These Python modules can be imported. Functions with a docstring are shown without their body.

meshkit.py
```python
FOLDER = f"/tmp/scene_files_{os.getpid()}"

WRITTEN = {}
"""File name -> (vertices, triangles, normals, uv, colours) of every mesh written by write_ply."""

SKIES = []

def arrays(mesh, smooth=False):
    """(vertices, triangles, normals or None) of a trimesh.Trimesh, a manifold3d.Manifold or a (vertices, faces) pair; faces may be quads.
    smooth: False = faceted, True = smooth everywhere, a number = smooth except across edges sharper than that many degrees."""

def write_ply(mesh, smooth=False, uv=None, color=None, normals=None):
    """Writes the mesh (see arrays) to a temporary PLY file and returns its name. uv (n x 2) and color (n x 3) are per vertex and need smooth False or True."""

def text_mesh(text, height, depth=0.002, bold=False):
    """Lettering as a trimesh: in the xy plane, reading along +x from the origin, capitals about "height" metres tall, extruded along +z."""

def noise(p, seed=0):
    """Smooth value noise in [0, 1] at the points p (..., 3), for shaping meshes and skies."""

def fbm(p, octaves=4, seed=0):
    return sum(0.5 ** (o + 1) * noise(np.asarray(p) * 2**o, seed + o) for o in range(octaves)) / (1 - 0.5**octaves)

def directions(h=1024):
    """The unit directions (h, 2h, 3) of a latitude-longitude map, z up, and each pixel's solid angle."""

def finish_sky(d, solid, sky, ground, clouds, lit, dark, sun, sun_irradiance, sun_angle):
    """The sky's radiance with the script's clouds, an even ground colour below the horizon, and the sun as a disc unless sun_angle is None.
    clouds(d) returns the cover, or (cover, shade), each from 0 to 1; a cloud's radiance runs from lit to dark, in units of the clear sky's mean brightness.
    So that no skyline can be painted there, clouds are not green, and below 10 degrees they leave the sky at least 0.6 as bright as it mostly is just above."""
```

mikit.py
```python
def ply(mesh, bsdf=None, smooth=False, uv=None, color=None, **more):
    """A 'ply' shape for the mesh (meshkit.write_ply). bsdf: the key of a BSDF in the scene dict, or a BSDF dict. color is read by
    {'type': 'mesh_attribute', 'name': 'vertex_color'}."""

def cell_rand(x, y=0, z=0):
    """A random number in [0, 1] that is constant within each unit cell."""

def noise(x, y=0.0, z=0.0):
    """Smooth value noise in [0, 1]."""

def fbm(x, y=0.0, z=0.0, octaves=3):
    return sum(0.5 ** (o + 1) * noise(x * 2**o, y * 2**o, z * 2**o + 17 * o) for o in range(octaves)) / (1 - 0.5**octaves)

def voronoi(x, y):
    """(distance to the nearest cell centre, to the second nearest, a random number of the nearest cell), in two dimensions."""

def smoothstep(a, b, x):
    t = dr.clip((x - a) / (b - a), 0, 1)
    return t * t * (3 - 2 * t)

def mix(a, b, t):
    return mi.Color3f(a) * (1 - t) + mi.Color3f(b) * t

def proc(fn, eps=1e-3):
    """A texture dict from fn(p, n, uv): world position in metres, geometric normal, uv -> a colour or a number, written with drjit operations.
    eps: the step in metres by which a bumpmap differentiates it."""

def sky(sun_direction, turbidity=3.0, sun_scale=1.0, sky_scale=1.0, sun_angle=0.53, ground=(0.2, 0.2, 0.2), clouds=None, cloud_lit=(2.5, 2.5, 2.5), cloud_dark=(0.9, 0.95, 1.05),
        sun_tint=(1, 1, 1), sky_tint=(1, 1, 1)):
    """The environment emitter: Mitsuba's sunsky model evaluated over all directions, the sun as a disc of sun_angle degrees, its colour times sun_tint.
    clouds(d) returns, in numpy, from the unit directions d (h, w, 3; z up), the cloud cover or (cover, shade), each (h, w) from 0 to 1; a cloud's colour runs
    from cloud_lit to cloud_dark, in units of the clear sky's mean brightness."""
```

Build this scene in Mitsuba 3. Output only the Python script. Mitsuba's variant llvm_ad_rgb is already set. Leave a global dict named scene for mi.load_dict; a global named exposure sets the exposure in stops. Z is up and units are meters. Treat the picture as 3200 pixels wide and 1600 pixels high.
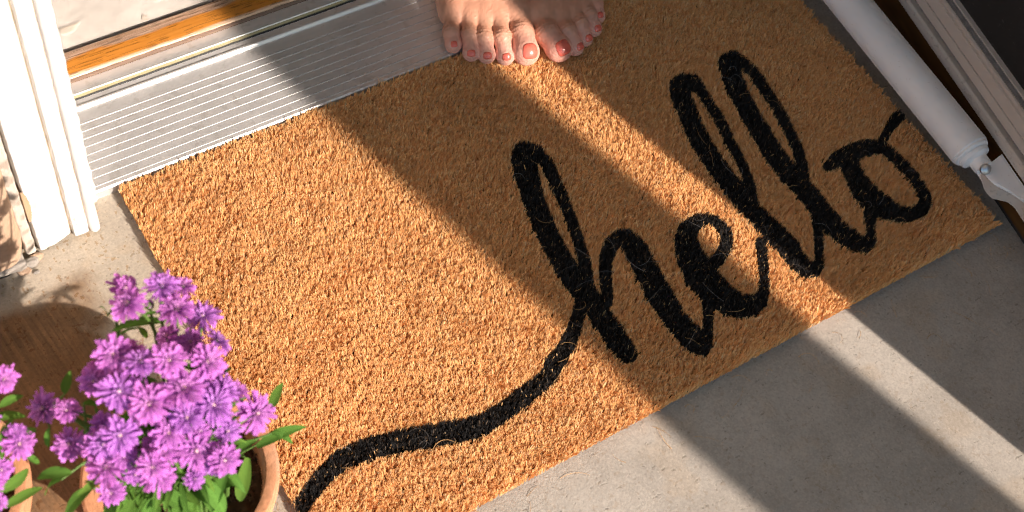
import math, numpy as np, trimesh, shapely, drjit as dr, mitsuba as mi, mikit, meshkit
from mikit import proc, fbm, noise, voronoi, smoothstep, mix
from shapely.geometry import Polygon, LineString

T = mi.ScalarTransform4f
scene, labels = {}, {}
rng = np.random.default_rng(11)

# ------------------------------------------------------------------ camera, sky, exposure
EYE = np.array([-0.1805, -0.7205, 1.0719])
VIEW = np.array([0.3760, 0.3866, -0.8421])
DOWN = np.array([-0.3897, -0.7586, -0.5222])
scene['camera'] = {'type': 'thinlens', 'fov': 42.27, 'fov_axis': 'x', 'near_clip': 0.05, 'far_clip': 400.0,
                   'aperture_radius': 0.0026, 'focus_distance': 1.36,
                   'to_world': T().look_at(origin=EYE.tolist(), target=(EYE + VIEW).tolist(), up=(-DOWN).tolist())}
SUN_AZ, SUN_EL = math.radians(-74.9), math.radians(30.0)
SUN = (math.cos(SUN_AZ) * math.cos(SUN_EL), math.sin(SUN_AZ) * math.cos(SUN_EL), math.sin(SUN_EL))
scene['sky_light'] = mikit.sky(SUN, turbidity=3.0, sun_tint=(0.93, 1.0, 1.30), sky_scale=0.90, sky_tint=(0.97, 1.03, 1.02), sun_scale=1.14)
exposure = 2.40

# ------------------------------------------------------------------ helpers
def key_for(name):
    if name not in scene and name not in labels and not any(k.startswith(name + '__') for k in scene): return name
    n = 1
    while f'{name}_{n:03d}' in scene or f'{name}_{n:03d}' in labels or any(k.startswith(f'{name}_{n:03d}__') for k in scene): n += 1
    return f'{name}_{n:03d}'

counts = {}
def part(parent, name, shape, label=None, kind=None):
    full = f'{parent}__{name}'
    n = counts.get(full, 0); counts[full] = n + 1
    key = full if n == 0 else f'{full}_{n:03d}'
    scene[key] = shape
    e = {}
    if label: e['label'] = label
    if kind: e['kind'] = kind
    if e: labels[key] = e
    return key

def thing(key, label, category=None, group=None, kind=None, shape=None):
    labels[key] = {'label': label}
    if category: labels[key]['category'] = category
    if group: labels[key]['group'] = group
    if kind: labels[key]['kind'] = kind
    if shape is not None: scene[key] = shape
    return key

def rgb(*c): return {'type': 'rgb', 'value': [float(x) for x in c]}
def two(b): return {'type': 'twosided', 'bsdf': b}
def bump(b, fn, scale=1.0, eps=5e-4):
    return {'type': 'bumpmap', 'arbitrary': proc(fn, eps), 'scale': scale, 'bsdf': b}
def pr(color, rough=0.6, spec=0.4, **k):
    return {'type': 'principled', 'base_color': color, 'roughness': rough, 'specular': spec, **k}

def box(x0, x1, y0, y1, z0, z1, bev=0.0):
    if bev <= 0:
        m = trimesh.creation.box((x1 - x0, y1 - y0, z1 - z0)); m.apply_translation(((x0+x1)/2, (y0+y1)/2, (z0+z1)/2)); return m
    pts = []
    for sx in (0, 1):
        for sy in (0, 1):
            for sz in (0, 1):
                c = np.array([[x0, x1][sx], [y0, y1][sy], [z0, z1][sz]], float)
                d = np.array([1 - 2*sx, 1 - 2*sy, 1 - 2*sz]) * bev
                for k in range(3):
                    q = c + d; q[k] = c[k]; pts.append(q)
    return trimesh.convex.convex_hull(np.array(pts))

def extrude_profile(prof, x0, x1, nx=2, warp=None):
    """closed profile (y,z) extruded along x"""
    prof = np.asarray(prof, float); n = len(prof)
    xs = np.linspace(x0, x1, nx)
    v = np.concatenate([np.column_stack([np.full(n, x), prof]) for x in xs])
    f = []
    for i in range(nx - 1):
        for j in range(n):
            a, b = i*n + j, i*n + (j+1) % n
            f += [[a, b, b+n], [a, b+n, a+n]]
    caps = trimesh.creation.triangulate_polygon(Polygon(prof), engine='earcut')
    cv, cf = caps
    from scipy.spatial import cKDTree
    idx = cKDTree(prof).query(cv[:, :2])[1][cf]
    f += idx.tolist() + (idx[:, ::-1] + (nx-1)*n).tolist()
    if warp is not None: v = warp(v)
    m = trimesh.Trimesh(v, np.array(f), process=False)
    trimesh.repair.fix_normals(m)
    return m

def tube(pts, radii, sides=10, cap=True):
    p = np.asarray(pts, float); n = len(p)
    r = np.broadcast_to(np.asarray(radii, float), (n,))
    t = np.gradient(p, axis=0); t /= np.linalg.norm(t, axis=1, keepdims=True) + 1e-12
    ref = np.array([0, 0, 1.0]) if abs(t[0, 2]) < .9 else np.array([1.0, 0, 0])
    a = np.cross(t, ref); a /= np.linalg.norm(a, axis=1, keepdims=True) + 1e-12
    b = np.cross(t, a)
    ang = np.arange(sides) * 2*np.pi/sides
    v = (p[:, None] + r[:, None, None]*(np.cos(ang)[None, :, None]*a[:, None] + np.sin(ang)[None, :, None]*b[:, None])).reshape(-1, 3)
    f = []
    for i in range(n-1):
        for j in range(sides):
            q, w = i*sides+j, i*sides+(j+1) % sides
            f += [[q, w, w+sides], [q, w+sides, q+sides]]
    if cap:
        v = np.vstack([v, p[0], p[-1]])
        for j in range(sides):
            f += [[n*sides, (j+1) % sides, j], [n*sides+1, (n-1)*sides+j, (n-1)*sides+(j+1) % sides]]
    m = trimesh.Trimesh(v, np.array(f), process=False)
    trimesh.repair.fix_normals(m)
    return m

def lathe(prof, seg=72):
    m = trimesh.creation.revolve(np.asarray(prof, float), sections=seg)
    trimesh.repair.fix_normals(m); return m

def grid_faces(nu, nv, wrap=False):
    i, j = np.meshgrid(np.arange(nu-1), np.arange(nv if wrap else nv-1), indexing='ij')
    a = i*nv + j; b = i*nv + (j+1) % nv
    return np.vstack([np.stack([a, b, b+nv], -1).reshape(-1, 3), np.stack([a, b+nv, a+nv], -1).reshape(-1, 3)])

# ------------------------------------------------------------------ materials
def concrete_col(p, n, uv):
    big = fbm(p.x*7+3, p.y*7, 0.0, 4)
    mid = fbm(p.x*38, p.y*38+9, 1.0, 3)
    fine = fbm(p.x*620, p.y*620, 2.0, 3)
    c = mix((0.350, 0.325, 0.287), (0.430, 0.402, 0.358), smoothstep(0.25, 0.75, 0.55*big + 0.45*mid))
    c = c * (0.82 + 0.36*fine)
    d1, d2, cr = voronoi(p.x*170 + 1.5*noise(p.x*300, p.y*300), p.y*170)
    pit = smoothstep(0.22, 0.10, d1) * smoothstep(0.82, 0.9, cr)
    c = c * (1 - 0.28*pit)
    pale = smoothstep(0.20, 0.10, d1) * smoothstep(0.10, 0.05, cr)
    c = mix(c, (0.55, 0.5, 0.44), 0.5*pale)
    rust = smoothstep(0.62, 0.74, fbm(p.x*26+40, p.y*26, 4.0, 3))
    c = mix(c, c*mi.Color3f(1.02, 0.92, 0.80), 0.4*rust)
    tan = smoothstep(0.12, -0.05, p.x); c = c*mix((1, 1, 1), (1.0, 0.955, 0.87), tan)
    fleck = smoothstep(0.70, 0.76, fbm(p.x*280 + 11, p.y*240, 5.0, 3)); c = mix(c, c*mi.Color3f(0.72, 0.56, 0.40), fleck*(0.25 + 0.5*tan))
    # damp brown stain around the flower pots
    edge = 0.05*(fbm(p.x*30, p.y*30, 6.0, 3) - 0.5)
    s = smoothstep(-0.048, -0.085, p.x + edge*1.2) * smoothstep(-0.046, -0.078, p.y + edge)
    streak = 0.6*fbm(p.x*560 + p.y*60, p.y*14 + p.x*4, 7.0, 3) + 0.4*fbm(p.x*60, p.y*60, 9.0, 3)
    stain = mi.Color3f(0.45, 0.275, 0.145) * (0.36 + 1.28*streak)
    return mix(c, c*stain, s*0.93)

def concrete_bump(p, n, uv):
    d1, d2, cr = voronoi(p.x*170 + 1.5*noise(p.x*300, p.y*300), p.y*170)
    pit = smoothstep(0.24, 0.10, d1) * smoothstep(0.72, 0.8, cr)
    left = smoothstep(0.1, -0.05, p.x)
    br = noise(p.x*420 + p.y*60, p.y*16 + p.x*8, 3.0)
    return 0.00042*fbm(p.x*800, p.y*800, 1.0, 3) - 0.0003*pit + 0.0004*left*br
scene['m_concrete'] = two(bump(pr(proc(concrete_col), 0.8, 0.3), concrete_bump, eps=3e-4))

def inside_col(p, n, uv):
    a = fbm(p.x*14, p.y*14, 0.0, 4); b = fbm(p.x*90, p.y*90, 1.0, 3)
    c = mix((0.66, 0.62, 0.565), (0.73, 0.69, 0.635), smoothstep(0.3, 0.7, a))
    d1, d2, cr = voronoi(p.x*45 + noise(p.x*120, p.y*120), p.y*45)
    sp = smoothstep(0.30, 0.12, d1) * smoothstep(0.6, 0.7, cr)
    return mix(c*(0.93 + 0.14*b), (0.55, 0.42, 0.27), 0.35*sp)
def inside_bump(p, n, uv):
    d1, d2, cr = voronoi(p.x*45 + noise(p.x*120, p.y*120), p.y*45)
    return 0.0012*fbm(p.x*60, p.y*60, 0.0, 3) + 0.0010*smoothstep(0.35, 0.1, d1)*smoothstep(0.6, 0.7, cr)
scene['m_inside_floor'] = two(bump(pr(proc(inside_col), 0.6, 0.35), inside_bump))

def paint_col(p, n, uv):
    a = fbm(p.x*60, p.y*60, p.z*22, 3)
    c = mix((0.68, 0.665, 0.64), (0.77, 0.76, 0.745), a)
    chip = smoothstep(0.71, 0.74, fbm(p.x*120, p.y*120+5, p.z*40, 3))
    return mix(c, (0.50, 0.38, 0.27), 0.75*chip*smoothstep(0.16, 0.0, p.z))
def paint_bump(p, n, uv):
    return 0.0006*fbm(p.x*260, p.y*260, p.z*45, 3)
scene['m_paint'] = two(bump(pr(proc(paint_col), 0.5, 0.4), paint_bump))
scene['m_groove'] = two(pr(proc(lambda p, n, uv: mix((0.70, 0.60, 0.42), (0.78, 0.73, 0.64), fbm(p.x*90, p.y*90, p.z*30, 2))), 0.7, 0.3))
scene['m_bare_wood'] = two(pr(proc(lambda p, n, uv: mix((0.36, 0.23, 0.13), (0.52, 0.38, 0.25), fbm(p.x*300, p.y*300, p.z*30, 3))), 0.8, 0.2))

def stucco_col(p, n, uv):
    a = fbm(p.x*30, p.y*30, p.z*30, 4); b = fbm(p.x*260, p.y*260, p.z*260, 2)
    c = mix((0.40, 0.275, 0.185), (0.50, 0.37, 0.27), a)
    return c*(0.86 + 0.28*b)
def stucco_bump(p, n, uv): return 0.0007*fbm(p.x*180, p.y*180, p.z*180, 3)
scene['m_stucco'] = two(bump(pr(proc(stucco_col), 0.85, 0.2), stucco_bump))
scene['m_plaster'] = two(bump(pr(proc(lambda p, n, uv: mix((0.38, 0.33, 0.275), (0.56, 0.51, 0.45), smoothstep(0.3, 0.6, fbm(p.x*120, p.y*120, p.z*90, 3)))), 0.8, 0.2), lambda p, n, uv: 0.0006*fbm(p.x*240, p.y*240, p.z*240, 3)))
scene['m_mortar'] = two(bump(pr(proc(lambda p, n, uv: mix((0.20, 0.185, 0.165), (0.42, 0.39, 0.35), fbm(p.x*200, p.y*200, p.z*200, 3))), 0.9, 0.2), lambda p, n, uv: 0.002*fbm(p.x*260, p.y*260, p.z*260, 3)))

def alu_col(p, n, uv):
    a = fbm(p.x*25, p.y*60, 0.0, 4); b = fbm(p.x*30, p.y*900, 1.0, 2); s = fbm(p.x*140, p.y*140, 2.0, 3)
    c = mix((0.74, 0.74, 0.73), (0.84, 0.84, 0.83), 0.6*a + 0.4*b)
    spot = smoothstep(0.66, 0.74, s)
    return mix(c, (0.62, 0.60, 0.56), 0.5*spot)
def alu_rough(p, n, uv): return 0.32 + 0.2*fbm(p.x*60, p.y*60, 3.0, 3)
scene['m_aluminium'] = two({'type': 'principled', 'base_color': proc(alu_col), 'metallic': 0.62, 'roughness': proc(alu_rough), 'specular': 0.5})
scene['m_aluminium_bright'] = two({'type': 'principled', 'base_color': rgb(0.74, 0.735, 0.72), 'metallic': 0.35, 'roughness': 0.38, 'specular': 0.5})
scene['m_ridge'] = two({'type': 'principled', 'base_color': rgb(0.44, 0.435, 0.42), 'metallic': 0.1, 'roughness': 0.7, 'specular': 0.3})
scene['m_gasket'] = two(pr(proc(lambda p, n, uv: mix((0.36, 0.325, 0.18), (0.44, 0.405, 0.25), fbm(p.x*80, p.y*300, 0.0, 2))), 0.5, 0.5))
scene['m_black_rubber'] = two(pr(rgb(0.03, 0.03, 0.03), 0.55, 0.4))

def oak_col(p, n, uv):
    g = fbm(p.x*9, p.y*520, p.z*520, 3); w = fbm(p.x*24, p.y*110, 3.0, 4); g2 = noise(p.x*75, p.y*1500, 5.0); f3 = noise(p.x*40, p.y*2200, 9.0)
    finish = mix((0.45, 0.160, 0.018), (0.56, 0.235, 0.040), g)
    worn = mix((0.25, 0.130, 0.068), (0.50, 0.355, 0.26), f3)
    back = smoothstep(0.1350, 0.1515, p.y)
    k = smoothstep(0.50, 0.66, 0.42*w + 0.18*g + 0.46*back + 0.16*smoothstep(0.08, 0.45, p.x))
    c = mix(finish, worn, k)
    nose = smoothstep(0.1292, 0.1265, p.y + 0.003*(w-0.5))
    c = mix(c, mix((0.56, 0.38, 0.24), (0.74, 0.61, 0.48), g), nose*0.85)
    pore = smoothstep(0.70, 0.82, g2)
    return c*(1 - 0.42*pore)
scene['m_oak'] = two(bump(pr(proc(oak_col), 0.42, 0.5), lambda p, n, uv: 0.0003*noise(p.x*75, p.y*1500, 5.0), eps=3e-4))
scene['m_oak_face'] = two(pr(proc(lambda p, n, uv: mix((0.10, 0.062, 0.045), (0.22, 0.15, 0.11), fbm(p.x*12, p.y*300, p.z*300, 3))), 0.7, 0.3))

scene['m_backing'] = two(pr(rgb(0.06, 0.035, 0.02), 0.9, 0.1))
scene['m_coir'] = {'type': 'principledthin', 'base_color': {'type': 'mesh_attribute', 'name': 'vertex_color'}, 'roughness': 0.5, 'spec_trans': 0.0, 'diff_trans': 0.2, 'eta': 1.4}
scene['m_coir_black'] = two(pr({'type': 'mesh_attribute', 'name': 'vertex_color'}, 0.6, 0.25))

def skin_rough(p, n, uv): return 0.42 + 0.15*noise(p.x*700, p.y*700, p.z*700)
def skin_bump(p, n, uv): return 0.00030*fbm(p.x*900, p.y*900, p.z*900, 2) + 0.00050*noise(p.x*180, p.y*650, p.z*650) + 0.00042*noise(p.x*330, p.y*330, p.z*330)
scene['m_skin'] = two(bump({'type': 'principled', 'base_color': {'type': 'mesh_attribute', 'name': 'vertex_color'}, 'roughness': 0.43, 'specular': 0.45, 'flatness': 0.3}, skin_bump))
scene['m_nail'] = two({'type': 'principled', 'base_color': proc(lambda p, n, uv: mix((0.70, 0.130, 0.090), (0.76, 0.16, 0.11), noise(p.x*300, p.y*300, 0.0))), 'roughness': 0.25, 'specular': 0.5, 'clearcoat': 0.8, 'clearcoat_gloss': 0.9})
scene['m_nail_edge'] = two(pr(rgb(0.66, 0.52, 0.46), 0.4, 0.5))
scene['m_cloth'] = two(pr(rgb(0.10, 0.12, 0.18), 0.9, 0.2))

def door_col(p, n, uv):
    a = fbm(p.x*30, p.y*30, p.z*60, 3)
    d = smoothstep(0.60, 0.72, fbm(p.x*220, p.y*220, p.z*220, 3))
    return mix(mix((0.50, 0.445, 0.395), (0.54, 0.485, 0.435), a), (0.30, 0.26, 0.22), 0.35*d*smoothstep(0.083, 0.079, p.z))
scene['m_door_metal'] = two(pr(proc(door_col), 0.5, 0.4))
scene['m_dark_groove'] = two(pr(proc(lambda p, n, uv: mix((0.10, 0.10, 0.10), (0.24, 0.235, 0.23), fbm(p.x*200, p.y*200, p.z*300, 3))), 0.7, 0.3))
def bronze_col(p, n, uv):
    return mix((0.055, 0.026, 0.007), (0.13, 0.066, 0.018), fbm(p.x*40, p.y*40, p.z*120, 4))
scene['m_bronze'] = two({'type': 'principled', 'base_color': proc(bronze_col), 'metallic': 0.3, 'roughness': 0.5, 'specular': 0.4})
def white_enamel(p, n, uv):
    a = fbm(p.x*40, p.y*40, p.z*40, 3); sc = smoothstep(0.74, 0.80, fbm(p.x*500, p.y*400, p.z*500, 3))
    return mix(mix((0.82, 0.83, 0.84), (0.86, 0.865, 0.87), a), (0.45, 0.41, 0.37), 0.28*sc)
scene['m_enamel'] = two(pr(proc(white_enamel), 0.35, 0.45))
scene['m_steel'] = two({'type': 'principled', 'base_color': rgb(0.55, 0.55, 0.55), 'metallic': 0.9, 'roughness': 0.3})
def mesh_col(p, n, uv):
    s = (p.y*0.985 + p.x*0.174)*900.0; z = p.z*900.0
    w = dr.maximum(dr.square(dr.sin(s*math.pi)), dr.square(dr.sin(z*math.pi)))
    fold = fbm(p.y*9, p.z*16, 0.0, 3)
    sp = smoothstep(0.83, 0.86, fbm(p.y*420, p.z*420, 0.0, 2))
    return mix(mix((0.007, 0.007, 0.007), (0.024, 0.0235, 0.0235), w)*(0.5 + fold), (0.14, 0.14, 0.14), 0.25*sp)
scene['m_screen'] = two(pr(proc(mesh_col), 0.8, 0.3))

def terra_col(p, n, uv):
    a = fbm(p.x*40, p.y*40, p.z*25, 4); b = fbm(p.x*400, p.y*400, p.z*400, 2)
    c = mix((0.50, 0.215, 0.105), (0.62, 0.315, 0.175), a)*(0.88 + 0.24*b)
    return mix(c, (0.62, 0.47, 0.36), 0.35*smoothstep(0.58, 0.75, fbm(p.x*18+7, p.y*18, p.z*30, 3)))
scene['m_terracotta'] = two(bump(pr(proc(terra_col), 0.75, 0.3), lambda p, n, uv: 0.0006*fbm(p.x*300, p.y*300, p.z*120, 3)))
scene['m_soil'] = two(pr(proc(lambda p, n, uv: mix((0.045, 0.026, 0.016), (0.16, 0.085, 0.048), fbm(p.x*150, p.y*150, p.z*150, 3))), 0.95, 0.1))
scene['m_perlite'] = two(pr(rgb(0.72, 0.70, 0.66), 0.8, 0.2))
def thin(color, rough, trans): return {'type': 'principledthin', 'base_color': color, 'roughness': rough, 'spec_trans': 0.0, 'diff_trans': trans, 'eta': 1.4}
scene['m_petal'] = thin({'type': 'mesh_attribute', 'name': 'vertex_color'}, 0.6, 0.42)
scene['m_leaf'] = thin({'type': 'mesh_attribute', 'name': 'vertex_color'}, 0.42, 0.6)
scene['m_stem'] = two(pr(rgb(0.09, 0.17, 0.035), 0.55, 0.4))
scene['m_disc'] = two(pr(proc(lambda p, n, uv: mix((0.62, 0.42, 0.30), (0.70, 0.52, 0.62), noise(p.x*900, p.y*900, p.z*900))), 0.7, 0.3))
scene['m_lawn'] = two(pr(proc(lambda p, n, uv: mix((0.05, 0.075, 0.02), (0.09, 0.115, 0.035), fbm(p.x*3, p.y*3, 0.0, 4))), 0.9, 0.1))
scene['m_wall'] = two(pr(rgb(0.62, 0.57, 0.50), 0.85, 0.2))
scene['m_ceiling'] = two(pr(rgb(0.84, 0.83, 0.81), 0.85, 0.2))
scene['m_bounce_ground'] = two(pr(proc(lambda p, n, uv: mix((0.34, 0.32, 0.29), (0.46, 0.44, 0.40), fbm(p.x*3, p.y*3, 0.0, 4))), 0.9, 0.1))

# ------------------------------------------------------------------ the setting
def sheet(x0, x1, y0, y1, z):
    return trimesh.Trimesh([[x0, y0, z], [x1, y0, z], [x1, y1, z], [x0, y1, z]], [[0, 1, 2], [0, 2, 3]], process=False)
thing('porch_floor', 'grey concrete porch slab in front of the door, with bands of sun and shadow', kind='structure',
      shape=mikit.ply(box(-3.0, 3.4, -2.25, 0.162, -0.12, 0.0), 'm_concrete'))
thing('lawn', 'lawn beyond the porch', kind='structure', shape=mikit.ply(sheet(-60, 60, -60, 60, -0.130), 'm_lawn'))
thing('bounce_ground', 'unseen pale ground added beyond the porch to bounce light back', kind='structure', shape=mikit.ply(sheet(-5, 6, -9, -2.2505, -0.124), 'm_bounce_ground'))  # unseen pale sheet added to bounce sunlight up into the porch shade
thing('interior_floor', 'pale cream floor inside the doorway', kind='structure',
      shape=mikit.ply(box(-2.2, 3.0, 0.1615, 3.4, -0.1, 0.028, 0.0), 'm_inside_floor'))

# house: front wall, rooms behind, porch roof (all above or beside the frame, they shape the light)
hw = thing('house', 'pale house wall around the open doorway', 'house')
def wall_block(x0, x1, y0, y1, z0, z1, nm='wall'): part(hw, nm, mikit.ply(box(x0, x1, y0, y1, z0, z1), 'm_wall' if nm == 'wall' else 'm_ceiling'))
wall_block(-3.0, -0.078, 0.012, 0.16, 0.0, 2.9)
wall_block(0.915, 3.4, 0.0, 0.16, 0.0, 2.9)
wall_block(-0.078, 0.915, 0.012, 0.16, 2.10, 2.9)
wall_block(-2.3, 3.1, 3.4, 3.5, -0.1, 2.6, 'back_wall')
wall_block(-2.3, -2.2, 0.16, 3.4, -0.1, 2.6, 'side_wall')
wall_block(3.0, 3.1, 0.16, 3.4, -0.1, 2.6, 'side_wall')
wall_block(-2.3, 3.1, 0.16, 3.5, 2.6, 2.7, 'ceiling')
part(hw, 'porch_roof', mikit.ply(box(-3.0, 3.4, -2.05, 0.0, 2.82, 2.92), 'm_ceiling'))

# porch post whose shadow crosses the mat
pp = thing('porch_post', 'square white porch post standing at the porch edge', 'post')
part(pp, 'shaft', mikit.ply(box(0.821-0.075, 0.821+0.075, -1.934-0.075, -1.934+0.075, 0.0, 2.82, 0.004), 'm_paint'))

# stucco wall left of the door casing, its edge rounded over
def stucco_mesh():
    path = [(-3.0, -0.047), (-1.2, -0.047)] + [(x, -0.047) for x in np.linspace(-0.5, -0.15, 18)]
    for a in np.linspace(math.pi/2, -0.15, 18):
        path.append((-0.1185 + 0.0205*math.cos(a), -0.0255 - 0.0215*math.sin(a)))
    path.append((-0.0975, 0.012))
    path = np.array(path); n = len(path)
    zs = np.concatenate([np.linspace(0.019, 0.42, 80), np.linspace(0.5, 2.62, 8)])
    v = np.concatenate([np.column_stack([path, np.full(n, z)]) for z in zs])
    d = meshkit.fbm(v*np.array([26, 26, 22.0]), 4, seed=3) - 0.5
    c = np.array([-0.1185, -0.02, 0]); o = v - c; o[:, 2] = 0
    o[v[:, 0] < -0.1185] = [0, -1, 0]; o /= np.linalg.norm(o, axis=1, keepdims=True)+1e-9
    low = np.exp(-(v[:, 2]-0.019)/0.012)
    v += o*(0.0045*d[:, None] - 0.004*low[:, None])
    f = grid_faces(len(zs), n)
    b = np.column_stack([path, np.full(n, 0.019)]); k = len(v)
    v = np.vstack([v, v[:n]*1.0, np.column_stack([path[:, 0], np.full(n, 0.012), np.full(n, 0.019)])])
    f2 = grid_faces(2, n) + k
    return trimesh.Trimesh(v, np.vstack([f, f2]), process=False)
sw = thing('stucco_wall', 'tan stucco wall with a rounded edge, dappled by leaf shadows, left of the white casing', 'wall')
part(sw, 'render', mikit.ply(stucco_mesh(), 'm_stucco', smooth=True))
def lump(c, r, seed, squash=(1, 1, 1), amp=0.5, sub=3):
    m = trimesh.creation.icosphere(subdivisions=sub, radius=1.0)
    v = m.vertices.copy(); d = meshkit.fbm(v*1.7 + seed*7.3, 3, seed=seed)
    m.vertices = v*(1 - amp/2 + amp*d)[:, None]*np.array(squash)*r + np.array(c); return m
# grey mortar under the render
xs = np.linspace(-0.9, -0.098, 130)
prof = [(-0.036, 0.0), (-0.0415, 0.006), (-0.0410, 0.013), (-0.035, 0.020), (0.012, 0.020), (0.012, 0.0)]
def mortar_warp(v):
    d = meshkit.fbm(v*np.array([90, 120, 120.0]), 3, seed=8) - 0.5
    o = v.copy(); o[:, 1] += d*0.010*(v[:, 1] < 0); o[:, 2] += d*0.004*(v[:, 2] > 0.003); return o
part(sw, 'mortar_bed', mikit.ply(extrude_profile(prof, -0.9, -0.103, 140, mortar_warp), 'm_mortar', smooth=50), 'grey crumbling mortar along the foot of the wall')
def strip_mesh(x0, x1, y0, z0, z1, amp, seed, yb=0.012):
    zs = np.linspace(z0, z1, 90); cs = [(x0, yb), (x0, y0+0.002), (x0+0.002, y0), (x1-0.002, y0), (x1, y0+0.002), (x1, yb)]
    v = np.concatenate([np.column_stack([np.array(cs), np.full(6, z)]) for z in zs])
    d = meshkit.noise(v*np.array([60, 60, 120.0]), seed) - 0.5; d2 = meshkit.noise(v*np.array([30, 30, 420.0]), seed+1) - 0.5
    v[:, 0] += amp*(d + 0.6*d2); v[:, 1] += amp*0.8*d
    return trimesh.Trimesh(v, grid_faces(90, 6), process=False)
part(sw, 'plaster_edge', mikit.ply(strip_mesh(-0.0990, -0.0895, -0.0295, 0.008, 0.6, 0.0016, 21), 'm_plaster', smooth=40), 'whitish rough plaster edge beside the casing')
crumbs = [((-0.0985, -0.0345, 0.0035), 0.0060), ((-0.0925, -0.0315, 0.003), 0.0050), ((-0.1065, -0.0405, 0.003), 0.0045), ((-0.0975, -0.0450, 0.0010), 0.0022)]
for i, (c, r) in enumerate(crumbs):
    part(sw, 'plaster_crumb', mikit.ply(lump(c, r, 30+i, (1.3, 0.9, 0.7), 0.55), 'm_stucco' if i % 3 else 'm_mortar', smooth=True))

# ------------------------------------------------------------------ door frame: casing boards, bead, jamb
df = thing('door_frame', 'white painted wooden door casing with grooves and a rounded bead, paint chipped at its foot', 'door frame')
def casing(cs, z0f, z1, seed, amp=0.0008, nz=160):
    cs = np.array(cs); n = len(cs)
    t = np.concatenate([np.linspace(0, 1, nz)**1.5])
    v = []
    for u in t:
        z0 = np.array([z0f(x) for x, _ in cs]); v.append(np.column_stack([cs, z0 + (z1 - z0)*u]))
    v = np.concatenate(v)
    d = meshkit.noise(v*np.array([150, 150, 90.0]), seed) - 0.5
    v[:, 0] += amp*d; v[:, 1] += amp*0.7*(meshkit.noise(v*np.array([150, 150, 60.0]), seed+5) - 0.5)
    f = grid_faces(nz, n)
    k = len(v); cap = v[:n].mean(0); v = np.vstack([v, cap])
    f = np.vstack([f, [[j+1, j, k] for j in range(n-1)]])
    return trimesh.Trimesh(v, f, process=False)
def rag(seed, base, amp):
    def f(x): return base + amp*float(meshkit.noise(np.array([[x*330.0, 0.3, 0.7]]), seed)[0])
    return f
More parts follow.
